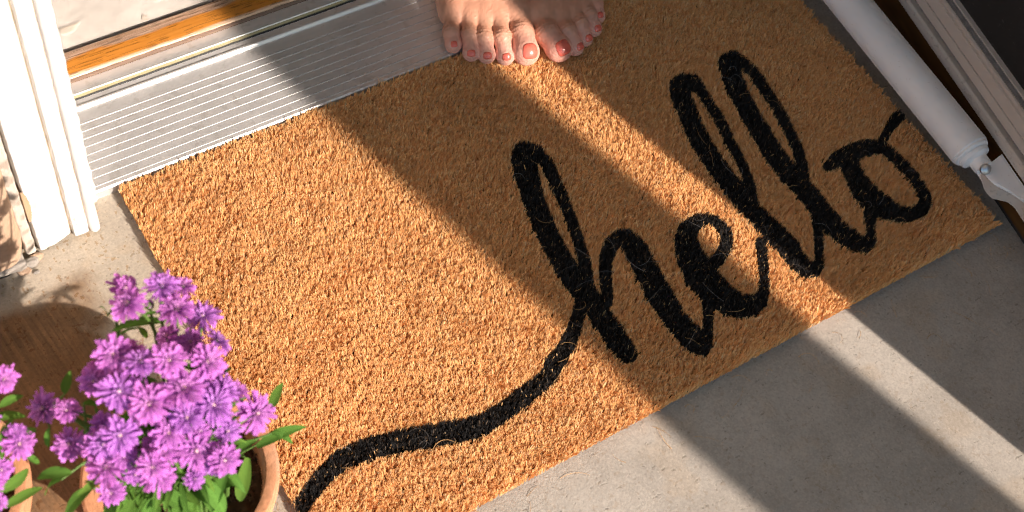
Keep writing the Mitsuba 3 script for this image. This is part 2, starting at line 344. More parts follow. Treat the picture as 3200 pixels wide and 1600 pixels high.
board_l = [(-0.0868, 0.012), (-0.0868, -0.0245)] + [(-0.0868+0.0012, -0.0262)] + [(x, -0.0265) for x in np.linspace(-0.084, -0.0575, 22)] + [(-0.0562, -0.0255), (-0.0556, -0.020), (-0.0556, 0.0)]
part(df, 'casing_board', mikit.ply(casing(board_l, lambda x: 0.0012 + 0.0085*max(0, (x+0.0735)/0.017) + rag(4, 0, 0.0035)(x), 2.1, 41), 'm_paint', smooth=35), 'wide outer casing board with a ragged lower end')
groove = [(-0.0556, -0.0200), (-0.0536, -0.0195)]
part(df, 'groove', mikit.ply(casing([(-0.0557, -0.0185), (-0.0535, -0.0185)], lambda x: 0.004, 2.1, 44, 0.0), 'm_groove'), 'yellowed groove of old caulk between the casing boards')
board_m = [(-0.0536, 0.0), (-0.0536, -0.021), (-0.0530, -0.0262)] + [(x, -0.0268) for x in np.linspace(-0.0520, -0.0412, 10)] + [(-0.0402, -0.0262), (-0.0398, -0.022), (-0.0398, 0.0)]
part(df, 'casing_board', mikit.ply(casing(board_m, lambda x: 0.0025 + rag(6, 0, 0.0018)(x), 2.1, 47), 'm_paint', smooth=35))
part(df, 'groove', mikit.ply(casing([(-0.0398, -0.0215), (-0.0386, -0.0215)], lambda x: 0.003, 2.1, 48, 0.0), 'm_groove'))
bead = [(-0.0386, 0.0), (-0.0386, -0.024)] + [(-0.0340 + 0.0046*math.cos(a), -0.0245 - 0.0050*math.sin(a)) for a in np.linspace(math.pi, 0, 13)] + [(-0.0292, -0.012), (-0.0292, 0.0)]
part(df, 'bead', mikit.ply(casing(bead, lambda x: 0.0015 + rag(7, 0, 0.0012)(x), 2.1, 51), 'm_paint', smooth=60), 'rounded inner bead of the casing')
stop = [(-0.0292, 0.011), (-0.0292, -0.0050), (-0.0268, -0.0060), (-0.0232, -0.0058), (-0.0212, -0.0040), (-0.0212, 0.011)]
part(df, 'door_stop', mikit.ply(casing(stop, lambda x: 0.0135, 2.1, 54, 0.0022, 260), 'm_paint', smooth=40), 'narrow strip with rough thick paint along its edge')
part(df, 'jamb', mikit.ply(box(-0.078, -0.0225, 0.0115, 0.1605, 0.0, 2.1), 'm_paint'))
part(df, 'jamb', mikit.ply(box(0.872, 0.915, -0.0265, 0.1605, 0.0, 2.1, 0.002), 'm_paint'))
part(df, 'head', mikit.ply(box(-0.0225, 0.872, 0.0, 0.1605, 2.06, 2.1), 'm_paint'))
chip = [(-0.0885, 0.0), (-0.0885, -0.0262), (-0.0868, -0.0268), (-0.0858, -0.0262), (-0.0858, 0.0)]
def chip_mesh(z0, z1, w):
    zs = np.linspace(z0, z1, 24); v = []
    for z in zs:
        t = (z - z0)/(z1 - z0); k = w*math.sin(math.pi*t)**0.6
        v.append([[-0.0884, -0.015, z], [-0.0882, -0.0266, z], [-0.0868 + k*0.5, -0.0272, z], [-0.0868 + k, -0.0268, z]])
    return trimesh.Trimesh(np.array(v).reshape(-1, 3), grid_faces(24, 4), process=False)
part(df, 'bare_wood', mikit.ply(chip_mesh(0.052, 0.098, 0.0036), 'm_bare_wood', smooth=40), 'bare tan wood where paint has chipped off the casing edge')

# ------------------------------------------------------------------ threshold: ribbed aluminium plate, gasket, oak sill
th = thing('door_threshold', 'worn aluminium threshold with fine ribs, a yellow gasket and an orange oak sill', 'threshold')
TX0, TX1 = -0.0205, 0.872
def zp(y): return 0.0115 + (y - 0.0056)*0.045
RIBS = (0.0816, 0.0732, 0.0648, 0.0557, 0.0467, 0.0382, 0.0290, 0.0204, 0.0112)
plate = [(0.0050, 0.0), (0.0050, 0.0098), (0.0064, 0.0114), (0.0085, zp(0.0085))]
for y in sorted(RIBS): plate += [(y-0.0011, zp(y)), (y-0.0009, zp(y)-0.0003), (y-0.0007, zp(y)-0.0003), (y-0.0005, zp(y))]
plate += [(0.0962, zp(0.0962)), (0.0962, 0.0)]
part(th, 'plate', mikit.ply(extrude_profile(plate, TX0, TX1), 'm_aluminium'), 'ribbed aluminium plate')
for y in RIBS:
    z = zp(y); r = [(y-0.00050, z-0.0003), (y-0.00047, z+0.00004), (y-0.00030, z+0.00010), (y+0.00025, z+0.00010), (y+0.00040, z-0.0003)]
    part(th, 'ridge', mikit.ply(extrude_profile(r, TX0+0.0003, TX1-0.0003), 'm_ridge'))
lip = [(0.0962, 0.0), (0.0962, 0.0152), (0.0968, 0.0176), (0.0984, 0.0190), (0.1004, 0.0190), (0.1012, 0.0180), (0.1012, 0.0)]
part(th, 'lip', mikit.ply(extrude_profile(lip, TX0, TX1), 'm_aluminium_bright', smooth=40), 'raised bright lip behind the ribs')
shelf = [(0.1012, 0.0), (0.1012, 0.0166), (0.1076, 0.0178), (0.1076, 0.0)]
part(th, 'shelf', mikit.ply(extrude_profile(shelf, TX0, TX1), 'm_aluminium'))
part(th, 'rubber_seal', mikit.ply(extrude_profile([(0.1076, 0.0), (0.1076, 0.0186), (0.1083, 0.0196), (0.1090, 0.0186), (0.1090, 0.0)], TX0, TX1, 200,
     lambda v: v + np.column_stack([0*v[:, 0], 0.0005*(meshkit.noise(v*np.array([90, 0, 0])+3, 2)-0.5), 0.0008*(meshkit.noise(v*np.array([130, 0, 0]), 5)-0.5)*(v[:, 2] > 0.01)])), 'm_black_rubber', smooth=40), 'black rubber seal')
part(th, 'gasket', mikit.ply(extrude_profile([(0.1090, 0.0), (0.1090, 0.0196), (0.1113, 0.0206), (0.1113, 0.0)], TX0, TX1), 'm_gasket'), 'dull yellow gasket strip')
saddle = [(0.1113, 0.0), (0.1113, 0.0212), (0.1118, 0.0220), (0.1126, 0.0220), (0.1252, 0.0224), (0.1252, 0.0)]
part(th, 'saddle', mikit.ply(extrude_profile(saddle, TX0, TX1), 'm_aluminium', smooth=30), 'flat aluminium saddle strip')
def sill_warp(v):
    o = v.copy(); d = meshkit.fbm(v*np.array([60, 120, 120.0]), 3, seed=4) - 0.5; nose = np.exp(-((v[:, 1]-0.1256)/0.002)**2)
    o[:, 2] += 0.0010*d*nose*(v[:, 2] > 0.02); o[:, 1] += 0.0012*d*nose*(v[:, 2] > 0.024); return o
sill = [(0.1256, 0.0), (0.1256, 0.0285), (0.1252, 0.0296), (0.1258, 0.0304), (0.1275, 0.0316), (0.135, 0.0328), (0.146, 0.0336), (0.1536, 0.0338), (0.1546, 0.0330), (0.1546, 0.0)]
part(th, 'wood_sill', mikit.ply(extrude_profile(sill, TX0, TX1, 240, sill_warp), 'm_oak', smooth=40), 'orange oak sill, its varnish worn grey brown along the back')
part(th, 'sill_face', mikit.ply(extrude_profile([(0.1250, 0.0226), (0.1250, 0.0284), (0.1257, 0.0284), (0.1257, 0.0226)], TX0, TX1), 'm_oak_face'), 'dark front face of the oak sill')
LETTERS = [[[[55,-3536],[191,-3448],[334,-3380],[515,-3316],[705,-3317],[864,-3334],[1221,-3432],[1403,-3502],[1790,-3605],[1973,-3597],[2483,-3518],[2574,-3478],[2601,-3439],[2623,-3425],[2786,-3356],[2959,-3256],[3091,-3145],[3206,-3026],[3202,-2941],[3206,-2697],[3229,-2485],[3277,-2170],[3350,-1872],[3442,-1579],[3518,-1382],[3602,-1284],[3635,-1260],[3671,-1246],[3708,-1244],[3762,-1257],[3779,-1270],[3852,-1357],[3862,-1374],[3865,-1395],[3881,-1554],[3831,-1809],[3774,-2046],[3635,-2521],[3567,-2736],[3432,-3018],[3436,-3109],[3441,-3115],[3447,-3112],[3565,-2905],[3666,-2758],[3805,-2624],[3827,-2610],[3851,-2602],[3975,-2573],[4001,-2572],[4024,-2579],[4103,-2619],[4126,-2637],[4141,-2662],[4163,-2828],[4104,-3216],[4056,-3616],[4069,-3778],[4089,-3858],[4117,-3848],[4190,-3767],[4280,-3620],[4293,-3607],[4268,-3385],[4331,-3127],[4449,-2931],[4477,-2901],[4571,-2826],[4601,-2807],[4635,-2796],[4788,-2775],[4812,-2774],[4832,-2781],[4949,-2825],[4962,-2835],[5026,-2945],[5029,-2962],[5031,-3079],[5027,-3099],[4948,-3224],[4933,-3240],[4793,-3329],[4624,-3393],[4627,-3515],[4643,-3652],[4687,-3741],[4760,-3784],[4791,-3795],[4864,-3777],[4963,-3652],[5078,-3488],[5167,-3323],[5199,-3298],[5219,-3292],[5256,-3297],[5270,-3308],[5278,-3322],[5287,-3320],[5249,-2881],[5250,-2645],[5253,-2431],[5269,-2245],[5296,-2039],[5364,-1763],[5453,-1479],[5535,-1320],[5566,-1288],[5603,-1263],[5643,-1248],[5683,-1246],[5705,-1251],[5747,-1245],[5774,-1253],[5867,-1322],[5878,-1341],[5880,-1364],[5871,-1501],[5844,-1686],[5828,-1853],[5667,-2517],[5600,-2724],[5515,-2892],[5483,-2941],[5484,-3006],[5559,-3504],[5551,-3538],[5537,-3562],[5532,-3670],[5539,-3756],[5557,-3779],[5568,-3779],[5622,-3720],[5816,-3456],[5891,-3328],[5901,-3209],[5897,-3041],[5876,-2864],[5885,-2650],[5908,-2441],[5985,-1978],[6050,-1715],[6122,-1490],[6189,-1341],[6210,-1303],[6242,-1270],[6281,-1244],[6324,-1230],[6365,-1227],[6389,-1233],[6410,-1226],[6440,-1224],[6466,-1231],[6487,-1246],[6499,-1268],[6538,-1389],[6556,-1576],[6493,-2021],[6446,-2231],[6388,-2450],[6327,-2645],[6250,-2803],[6162,-2952],[6135,-2976],[6141,-3174],[6137,-3515],[6151,-3606],[6171,-3637],[6200,-3751],[6233,-3785],[6250,-3790],[6296,-3744],[6356,-3668],[6414,-3546],[6445,-3521],[6435,-3361],[6484,-3194],[6550,-3029],[6570,-2996],[6565,-2988],[6423,-2993],[6404,-2987],[6390,-2977],[6382,-2962],[6380,-2944],[6396,-2908],[6412,-2892],[6432,-2881],[6628,-2814],[6826,-2812],[6984,-2831],[7013,-2839],[7137,-2896],[7159,-2911],[7327,-2824],[7478,-2733],[7501,-2727],[7650,-2689],[7650,-2813],[7496,-2847],[7357,-2893],[7202,-2979],[7200,-2985],[7212,-3006],[7236,-3120],[7250,-3294],[7248,-3465],[7222,-3622],[7169,-3760],[7157,-3778],[7139,-3794],[7023,-3857],[7000,-3869],[6975,-3875],[6812,-3867],[6664,-3812],[6540,-3709],[6497,-3644],[6441,-3701],[6375,-3784],[6284,-3884],[6187,-3930],[6156,-3938],[6127,-3938],[6101,-3930],[6011,-3869],[5972,-3781],[5952,-3765],[5937,-3740],[5897,-3589],[5891,-3525],[5885,-3521],[5617,-3853],[5605,-3864],[5517,-3913],[5490,-3920],[5464,-3920],[5377,-3880],[5356,-3864],[5343,-3841],[5312,-3700],[5305,-3532],[5310,-3508],[5291,-3345],[5284,-3340],[5266,-3374],[5160,-3525],[4932,-3836],[4824,-3934],[4799,-3948],[4689,-3969],[4655,-3969],[4504,-3926],[4477,-3905],[4377,-3803],[4357,-3769],[4343,-3733],[4337,-3730],[4267,-3808],[4087,-4035],[4063,-4059],[4034,-4076],[4001,-4085],[3969,-4085],[3940,-4075],[3883,-4032],[3866,-4004],[3827,-3825],[3812,-3650],[3835,-3258],[3921,-2847],[3934,-2749],[3924,-2736],[3871,-2746],[3763,-2827],[3661,-2955],[3500,-3214],[3475,-3236],[3437,-3244],[3429,-3576],[3407,-3752],[3394,-3779],[3374,-3801],[3348,-3817],[3319,-3825],[3290,-3825],[3264,-3816],[3243,-3800],[3230,-3778],[3225,-3751],[3205,-3609],[3213,-3200],[3207,-3194],[3082,-3305],[3062,-3333],[2907,-3455],[2698,-3572],[2524,-3663],[2225,-3729],[1982,-3769],[1775,-3792],[1745,-3792],[1552,-3766],[1317,-3687],[1162,-3629],[822,-3529],[667,-3503],[525,-3491],[380,-3529],[247,-3578],[106,-3651],[20,-3710],[20,-3565]],[[6730,-3192],[6718,-3306],[6781,-3581],[6816,-3684],[6890,-3732],[6984,-3740],[7046,-3710],[7085,-3628],[7112,-3483],[7113,-3313],[7101,-3175],[7076,-3076],[7023,-3037],[6900,-3015],[6798,-3007],[6792,-3009],[6767,-3056]],[[6388,-1463],[6382,-1465],[6354,-1513],[6276,-1737],[6226,-1936],[6149,-2399],[6124,-2610],[6119,-2779],[6124,-2785],[6132,-2780],[6208,-2630],[6268,-2436],[6316,-2251],[6357,-2046],[6406,-1606],[6392,-1468]],[[5484,-2391],[5481,-2715],[5487,-2721],[5498,-2708],[5570,-2509],[5609,-2302],[5701,-1878],[5725,-1709],[5737,-1533],[5724,-1459],[5719,-1455],[5713,-1457],[5678,-1511],[5586,-1786],[5525,-2009],[5497,-2203]],[[4629,-3250],[4757,-3222],[4850,-3161],[4899,-3083],[4901,-2994],[4869,-2924],[4787,-2914],[4696,-2964],[4657,-3012],[4624,-3134],[4622,-3244]],[[3737,-1510],[3730,-1505],[3683,-1604],[3567,-1896],[3491,-2195],[3450,-2450],[3426,-2657],[3426,-2751],[3431,-2757],[3437,-2754],[3458,-2715],[3533,-2508],[3598,-2286],[3659,-2033],[3708,-1795],[3746,-1583]]]]

# ------------------------------------------------------------------ coir doormat
MX, MY, MTOP = 0.762, 0.4325, 0.0158
lettering = shapely.union_all([Polygon(np.array(r[0])/1e4, [np.array(h)/1e4 for h in r[1:]]) for r in LETTERS]).buffer(0.0008)
dm = thing('doormat', 'thick tan coir doormat with the word hello in black script, lying against the threshold', 'doormat')
part(dm, 'backing', mikit.ply(box(0.004, MX-0.004, -MY+0.004, -0.004, 0.0005, 0.0052), 'm_backing'))

def coir_blades(root, lean, hgt, width, seed, curl=0.35):
    """ribbons: root (n,3), lean (n,2) horizontal offset of the tip in metres, hgt tip height above root"""
    r = np.random.default_rng(seed); n = len(root)
    L2 = np.column_stack([lean, 0*hgt]); up_ = np.array([0, 0, 1.0])
    d = L2 + up_*0.002; side = np.cross(d, up_); side /= np.linalg.norm(side, axis=1, keepdims=True)+1e-9
    side = side + up_*r.normal(0, 0.45, (n, 1)) + 0.3*r.normal(size=(n, 3)); side /= np.linalg.norm(side, axis=1, keepdims=True)+1e-9
    sw = side*r.normal(0, 0.0005, (n, 1)); sw[:, 2] = 0
    drop = r.normal(-0.0002, 0.0006, n)
    P = []
    for t, z, w in ((0.0, 0.0, 0.7), (0.18, 0.52, 1.0), (0.52, 0.76, 1.0), (1.0, 1.03, 0.5)):
        c = root + L2*t + up_*(hgt*z + (drop if t == 1.0 else 0))[:, None] + (sw if t == 0.52 else 0)
        P += [c - side*(width*w/2)[:, None], c + side*(width*w/2)[:, None]]
    v = np.stack(P, 1).reshape(-1, 3); b = np.arange(n)[:, None]*8
    f = np.concatenate([b + np.array(q) for q in ([0, 1, 3], [0, 3, 2], [2, 3, 5], [2, 5, 4], [4, 5, 7], [4, 7, 6])])
    return v, f

def build_pile():
    r = np.random.default_rng(5); pitch = 0.0020
    nx, ny = int(MX/pitch), int(MY/pitch)
    gx, gy = np.meshgrid(np.arange(nx), np.arange(ny), indexing='ij')
    x = (gx.ravel() + 0.5 + r.uniform(-.48, .48, gx.size))*MX/nx
    y = -(gy.ravel() + 0.5 + r.uniform(-.48, .48, gx.size))*MY/ny
    nt = len(x)
    # the brushed pile leans one way, wandering a little
    q = np.column_stack([x, y, 0*x])
    ang = math.radians(36) + 0.7*(meshkit.fbm(q*38, 3, 1) - 0.5)*2 + r.normal(0, 0.55, nt)
    mag = 0.0031*(0.6 + 0.8*meshkit.noise(q*150, 9)) * r.uniform(0.5, 1.3, nt)
    top = MTOP - 0.0034*meshkit.noise(q*np.array([200, 420, 1.0]), 7)**1.3 - 0.0012*meshkit.fbm(q*25, 3, 3) + r.normal(0, 0.0004, nt)
    lx, ly = mag*np.cos(ang), mag*np.sin(ang)
    # edges splay outwards
    for coord, sgn, dist in ((0, -1, x), (0, 1, MX-x), (1, 1, -y), (1, -1, y+MY)):
        k = np.clip(1 - dist/0.008, 0, 1)
        if coord == 0: lx = lx + sgn*k*0.0012*r.uniform(0.3, 1.3, nt)
        else: ly = ly + sgn*k*0.0012*r.uniform(0.3, 1.3, nt)
        top = top - k*0.0012*r.uniform(0.2, 1.4, nt)
    tone = r.uniform(0, 1, nt)
    K = 6
    rep = lambda a: np.repeat(a, K)
    n = nt*K
    X = rep(x) + r.normal(0, 0.00044, n); Y = rep(y) + r.normal(0, 0.00044, n)
    X = np.clip(X, 0.0008, MX-0.0008); Y = np.clip(Y, -MY+0.0008, -0.0008)
    z0 = np.full(n, 0.0045)
    root = np.column_stack([X, Y, z0])
    lean = np.column_stack([rep(lx), rep(ly)]) + r.normal(0, 0.00080, (n, 2))
    h = rep(top) - z0 + r.normal(0, 0.0005, n)
    wild = r.random(n) < 0.012
    lean[wild] *= 2.0; h[wild] += 0.001
    w = r.uniform(0.00048, 0.00088, n)
    # dyed where the stroke of the lettering lies under the tip
    tx, ty = X + lean[:, 0]*0.8, Y + lean[:, 1]*0.8
    jit = r.normal(0, 0.00035, (n, 2))
    black = shapely.contains_xy(lettering, tx + jit[:, 0], ty + jit[:, 1]) & (r.random(n) > 0.012)
    base = np.array([[0.84, 0.478, 0.194], [0.88, 0.548, 0.245], [0.92, 0.650, 0.36], [0.77, 0.402, 0.153]])
    pick = r.choice(4, n, p=[0.42, 0.32, 0.11, 0.15])
    patch = 0.93 + 0.14*meshkit.fbm(np.column_stack([X, Y, 0*X])*14, 3, 12)
    col = base[pick]*(0.88 + 0.18*rep(tone) + r.normal(0, 0.05, n))[:, None]*patch[:, None]
    pale = r.random(n) < 0.012
    col[pale] = np.array([0.74, 0.56, 0.33])
    bcol = np.clip(np.array([0.0085, 0.008, 0.008])*r.uniform(0.4, 1.9, n)[:, None], 0, 1)
    gleam = r.random(n) < 0.06
    bcol[gleam] = np.array([0.10, 0.07, 0.045])  # glints painted as paler blades among the black
    out = []
    for sel, c, s in ((~black, col, 1), (black, bcol, 2)):
        v, f = coir_blades(root[sel], lean[sel], h[sel], w[sel], s)
        out.append((v, f, np.repeat(np.clip(c[sel], 0.003, 0.93), 8, axis=0)))
    return out
(pv, pf, pc), (bv, bf, bc) = build_pile()
part(dm, 'pile', mikit.ply((pv, pf), 'm_coir', color=pc), 'tan bristly coir pile', 'stuff')
part(dm, 'lettering', mikit.ply((bv, bf), 'm_coir_black', color=bc), 'black script lettering reading hello with a long swash', 'stuff')

def loose_fibres(n, seed, floor=False):
    r = np.random.default_rng(seed); V, F, Cc, k = [], [], [], 0
    for i in range(n):
        L = r.uniform(0.008, 0.030); m = 9
        a = r.uniform(0, 2*math.pi) if r.random() < .5 else math.radians(14) + r.normal(0, .6)
        turn = r.normal(0, 1.6); t = np.linspace(0, 1, m)
        th_ = a + turn*t; st = L/(m-1)
        px = r.uniform(0.006, MX-0.006) + np.concatenate([[0], np.cumsum(np.cos(th_[:-1])*st)])
        py = -r.uniform(0.006, MY-0.006) + np.concatenate([[0], np.cumsum(np.sin(th_[:-1])*st)])
        pz = MTOP - 0.0012 + 0.0026*np.sin(np.pi*t)*r.uniform(0.3, 1.5)
        if floor:
            sx = r.random() < .45; o = r.exponential(0.02) + 0.004
            px = px - px[0] + (-o if sx else r.uniform(0.0, MX)); py = py - py[0] + (r.uniform(-MY, -0.01) if sx else -MY - o); pz = 0.0006 + 0.0012*np.sin(np.pi*t)
        m_ = tube(np.column_stack([px, py, pz]), np.linspace(0.00016, 0.00008, m)*r.uniform(0.8, 1.5), 4, False)
        inside = lettering.contains(shapely.Point(px[m//2], py[m//2]))
        c = np.array([0.60, 0.36, 0.16])*r.uniform(0.7, 1.35)
        if inside and r.random() < .65: c = np.array([0.17, 0.165, 0.165])*r.uniform(0.5, 1.8)
        V.append(m_.vertices); F.append(m_.faces + k); k += len(m_.vertices); Cc.append(np.tile(np.clip(c, 0, .85), (len(m_.vertices), 1)))
    return np.vstack(V), np.vstack(F), np.vstack(Cc)
lv, lf, lc = loose_fibres(380, 17)
part(dm, 'loose_fibre', mikit.ply((lv, lf), 'm_coir', color=lc), 'stray curled fibres on the mat', 'stuff')
lv, lf, lc = loose_fibres(70, 23, True)
part(dm, 'shed_fibre', mikit.ply((lv, lf), 'm_coir', color=lc), 'shed fibres on the concrete round the mat', 'stuff')
hv, hf, hc = [], [], []
for (x, y, a, L, turn, lift) in ((0.470, -0.108, 1.75, 0.050, -1.1, 0.012), (0.4745, -0.100, 1.2, 0.040, 0.5, 0.010), (0.215, -0.215, 0.5, 0.026, 2.4, 0.004), (0.085, -0.145, 0.3, 0.03, -1.5, 0.004)):
    t = np.linspace(0, 1, 16); th_ = a + turn*t
    m_ = tube(np.column_stack([x + np.cumsum(np.cos(th_))*L/16, y + np.cumsum(np.sin(th_))*L/16, MTOP - 0.001 + lift*np.sin(np.pi*t)]), 0.0003, 5)
    part(dm, 'curled_fibre', mikit.ply(m_, 'm_coir', smooth=True, color=np.tile([0.62, 0.36, 0.14], (len(m_.vertices), 1))))

# ------------------------------------------------------------------ the person in the doorway: bare feet and legs
def smin(a, b, k):
    h = np.clip(0.5 + 0.5*(b - a)/k, 0, 1); return b*(1-h) + a*h - k*h*(1-h)
def cone(P, a, b, r0, r1):
    a, b = np.asarray(a, float), np.asarray(b, float); d = b - a
    t = np.clip(((P - a) @ d)/(d @ d), 0, 1)
    return np.linalg.norm(P - a - t[..., None]*d, axis=-1) - (r0 + (r1 - r0)*t)

FOOT_A = {'big': [(0.4487, 0.0102, 0.031), (0.4383, -0.0147, 0.0300), (0.4308, -0.0362, 0.0290)], 't2': [(0.4287, 0.0162, 0.031), (0.4153, -0.0123, 0.0325), (0.4102, -0.0291, 0.0255)], 't3': [(0.416, 0.0234, 0.030), (0.3999, -0.0031, 0.0310), (0.3937, -0.0191, 0.0250)], 't4': [(0.4044, 0.0318, 0.029), (0.3888, 0.0079, 0.0295), (0.3806, -0.0094, 0.0245)], 't5': [(0.39, 0.0424, 0.027), (0.374, 0.0207, 0.0270), (0.3698, 0.0083, 0.0235)]}
FOOT_B = {'big': [(0.4705, 0.0013, 0.031), (0.4621, -0.0259, 0.0300), (0.4641, -0.0472, 0.0290)], 't2': [(0.4868, -0.0109, 0.031), (0.4824, -0.0348, 0.0325), (0.4839, -0.0502, 0.0255)], 't3': [(0.5028, -0.0103, 0.030), (0.5009, -0.0309, 0.0310), (0.5002, -0.0441, 0.0250)], 't4': [(0.519, -0.0054, 0.029), (0.518, -0.0236, 0.0295), (0.517, -0.037, 0.0245)], 't5': [(0.5363, 0.0016, 0.027), (0.534, -0.0129, 0.0270), (0.5308, -0.0234, 0.0235)]}
TOE_R = {'big': (0.0150, 0.0126, 0.0136), 't2': (0.0118, 0.0088, 0.0088), 't3': (0.0114, 0.0084, 0.0085), 't4': (0.0112, 0.0082, 0.0083), 't5': (0.0108, 0.0082, 0.0082)}
BACK = [dict(heel=(0.452, 0.176), mid=(0.437, 0.092), ank=(0.448, 0.140)), dict(heel=(0.536, 0.158), mid=(0.521, 0.075), ank=(0.532, 0.122))]
KNEES = [(0.452, 0.120, 0.47), (0.545, 0.110, 0.47)]
HIPS = [(0.435, 0.150, 0.86), (0.560, 0.145, 0.86)]
SOLE = 0.0148

def foot_field(P, foot, back, knee, hip, outer):
    """outer = -1 when the little toe is towards -x, +1 otherwise"""
    d = None
    def add(x, k):
        nonlocal d
        d = x if d is None else smin(d, x, k)
    heel, mid, ank = back['heel'], back['mid'], back['ank']
    names = list(foot)
    for i, nme in enumerate(names):            # metatarsals
        a = np.array(foot[nme][0]); t = i/4.0
        b = np.array([mid[0] + outer*(-0.014 + 0.034*t), mid[1] - 0.004*t + 0.0, 0.052 - 0.020*t])
        add(cone(P, a - np.array([0, 0, 0.002]), b, 0.0140 - 0.002*t, 0.0215 - 0.004*t), 0.016)
        # tendon ridge
        a2 = a + np.array([0, 0, 0.0090 if i else 0.0125]); b2 = np.array([ank[0] + outer*(0.004*t), ank[1] - 0.03, 0.082 - 0.006*t])
        add(cone(P, a2 - np.array([0, 0, 0.0012]), b2, 0.0030, 0.004), 0.008)
    add(cone(P, (mid[0], mid[1], 0.050), (ank[0], ank[1], 0.085), 0.026, 0.031), 0.02)
    add(cone(P, (heel[0], heel[1], 0.038), (ank[0], ank[1]+0.01, 0.085), 0.026, 0.029), 0.02)
    a5 = foot['t5'][0]; a1 = foot['big'][0]
    add(cone(P, (a5[0], a5[1]+0.005, 0.026), (heel[0]+outer*0.008, heel[1], 0.034), 0.0125, 0.022), 0.014)
    add(cone(P, (a1[0], a1[1]+0.004, 0.030), (heel[0]-outer*0.010, heel[1], 0.038), 0.0150, 0.022), 0.014)
    # bunion bulge beside the big toe joint
    add(np.linalg.norm(P - np.array([a1[0]-outer*0.004, a1[1]-0.002, 0.029]), axis=-1) - 0.0145, 0.010)
    # shin, calf, thigh
    kn, hp = np.array(knee), np.array(hip); an = np.array([ank[0], ank[1]+0.005, 0.085])
    s1 = an + (kn - an)*0.30; calf = an + (kn - an)*0.62 + np.array([0, 0.016, 0])
    add(cone(P, an, s1, 0.031, 0.036), 0.02); add(cone(P, s1, calf, 0.036, 0.050), 0.03); add(cone(P, calf, kn, 0.050, 0.050), 0.03)
    add(cone(P, kn, hp, 0.052, 0.080), 0.04)
    for sx in (-1, 1): add(np.linalg.norm(P - np.array([ank[0]+sx*0.026, ank[1]+0.004, 0.088]), axis=-1) - 0.011, 0.014)
    body = d
    toes = None
    for i, nme in enumerate(names):
        m, p, t = (np.array(q) for q in foot[nme]); r0, r1, r2 = TOE_R[nme]
        base = m.copy(); base[2] = 0.030
        x = smin(cone(P, base, p, r0*0.92, r1), cone(P, p, t, r1*0.98, r2*0.97), 0.004)
        pad = t + (t-p)/np.linalg.norm(t-p)*0.001; pad[2] = SOLE + r2*0.88
        x = smin(x, np.linalg.norm((P - pad)*np.array([1, 1, 1.12]), axis=-1) - r2*0.96, 0.005)
        kn_ = p + np.array([0, 0, r1*0.25]); x = smin(x, np.linalg.norm(P - kn_, axis=-1) - r1*0.90, 0.004)
        # skin creases over the joint
        ax = (t - m); ax[2] = 0; ax /= np.linalg.norm(ax); s = (P - p) @ ax
        up_ = P[..., 2] - p[2]
        near = np.exp(-(s/0.006)**2)*np.clip(up_/0.006, 0, 1)
        x = x + near*0.00060*np.cos(s/0.0024*2*math.pi*0.62)
        toes = x if toes is None else smin(toes, x, 0.0012)
    d = smin(body, toes, 0.0065)
    return d

def surface_nets(xs, ys, zs, Fv):
    s = Fv < 0
    nx, ny, nz = Fv.shape
    c = sum(s[i:nx-1+i, j:ny-1+j, k:nz-1+k].astype(np.int8) for i in (0, 1) for j in (0, 1) for k in (0, 1))
    act = (c > 0) & (c < 8)
    idx = -np.ones(act.shape, int); cells = np.argwhere(act); idx[act] = np.arange(len(cells))
    acc = np.zeros((len(cells), 3)); cnt = np.zeros(len(cells)); G = (xs, ys, zs)
    I, J, K = cells.T
    for ax in range(3):
        for u in (0, 1):
            for w in (0, 1):
                o0 = [0, 0, 0]; o1 = [0, 0, 0]; others = [k for k in range(3) if k != ax]
                o0[others[0]] = o1[others[0]] = u; o0[others[1]] = o1[others[1]] = w; o1[ax] = 1
                f0 = Fv[I+o0[0], J+o0[1], K+o0[2]]; f1 = Fv[I+o1[0], J+o1[1], K+o1[2]]
                cr = (f0 < 0) != (f1 < 0); t = np.where(cr, f0/(f0 - f1 + 1e-30), 0)
                p = np.stack([G[k][cells[:, k]+o0[k]] + (t*(G[k][cells[:, k]+1] - G[k][cells[:, k]]) if k == ax else 0) for k in range(3)], 1)
                acc[cr] += p[cr]; cnt += cr
    v = acc/np.maximum(cnt, 1)[:, None]
    quads = []
    for ax in range(3):
        a, b = [k for k in range(3) if k != ax]
        sl0 = [slice(None)]*3; sl1 = [slice(None)]*3; sl0[ax] = slice(0, -1); sl1[ax] = slice(1, None)
        cr = s[tuple(sl0)] != s[tuple(sl1)]
        e = np.argwhere(cr); e = e[(e[:, a] > 0) & (e[:, b] > 0) & (e[:, a] < Fv.shape[a]-1) & (e[:, b] < Fv.shape[b]-1)]
        def at(da, db):
            q = e.copy(); q[:, a] -= da; q[:, b] -= db; return idx[q[:, 0], q[:, 1], q[:, 2]]
        qd = np.stack([at(1, 1), at(0, 1), at(0, 0), at(1, 0)], 1)
        inside = s[e[:, 0], e[:, 1], e[:, 2]]
        flip = inside if ax != 1 else ~inside
        qd[~flip] = qd[~flip][:, ::-1]
        quads.append(qd)
    q = np.vstack(quads)
    return v, np.vstack([q[:, [0, 1, 2]], q[:, [0, 2, 3]]])

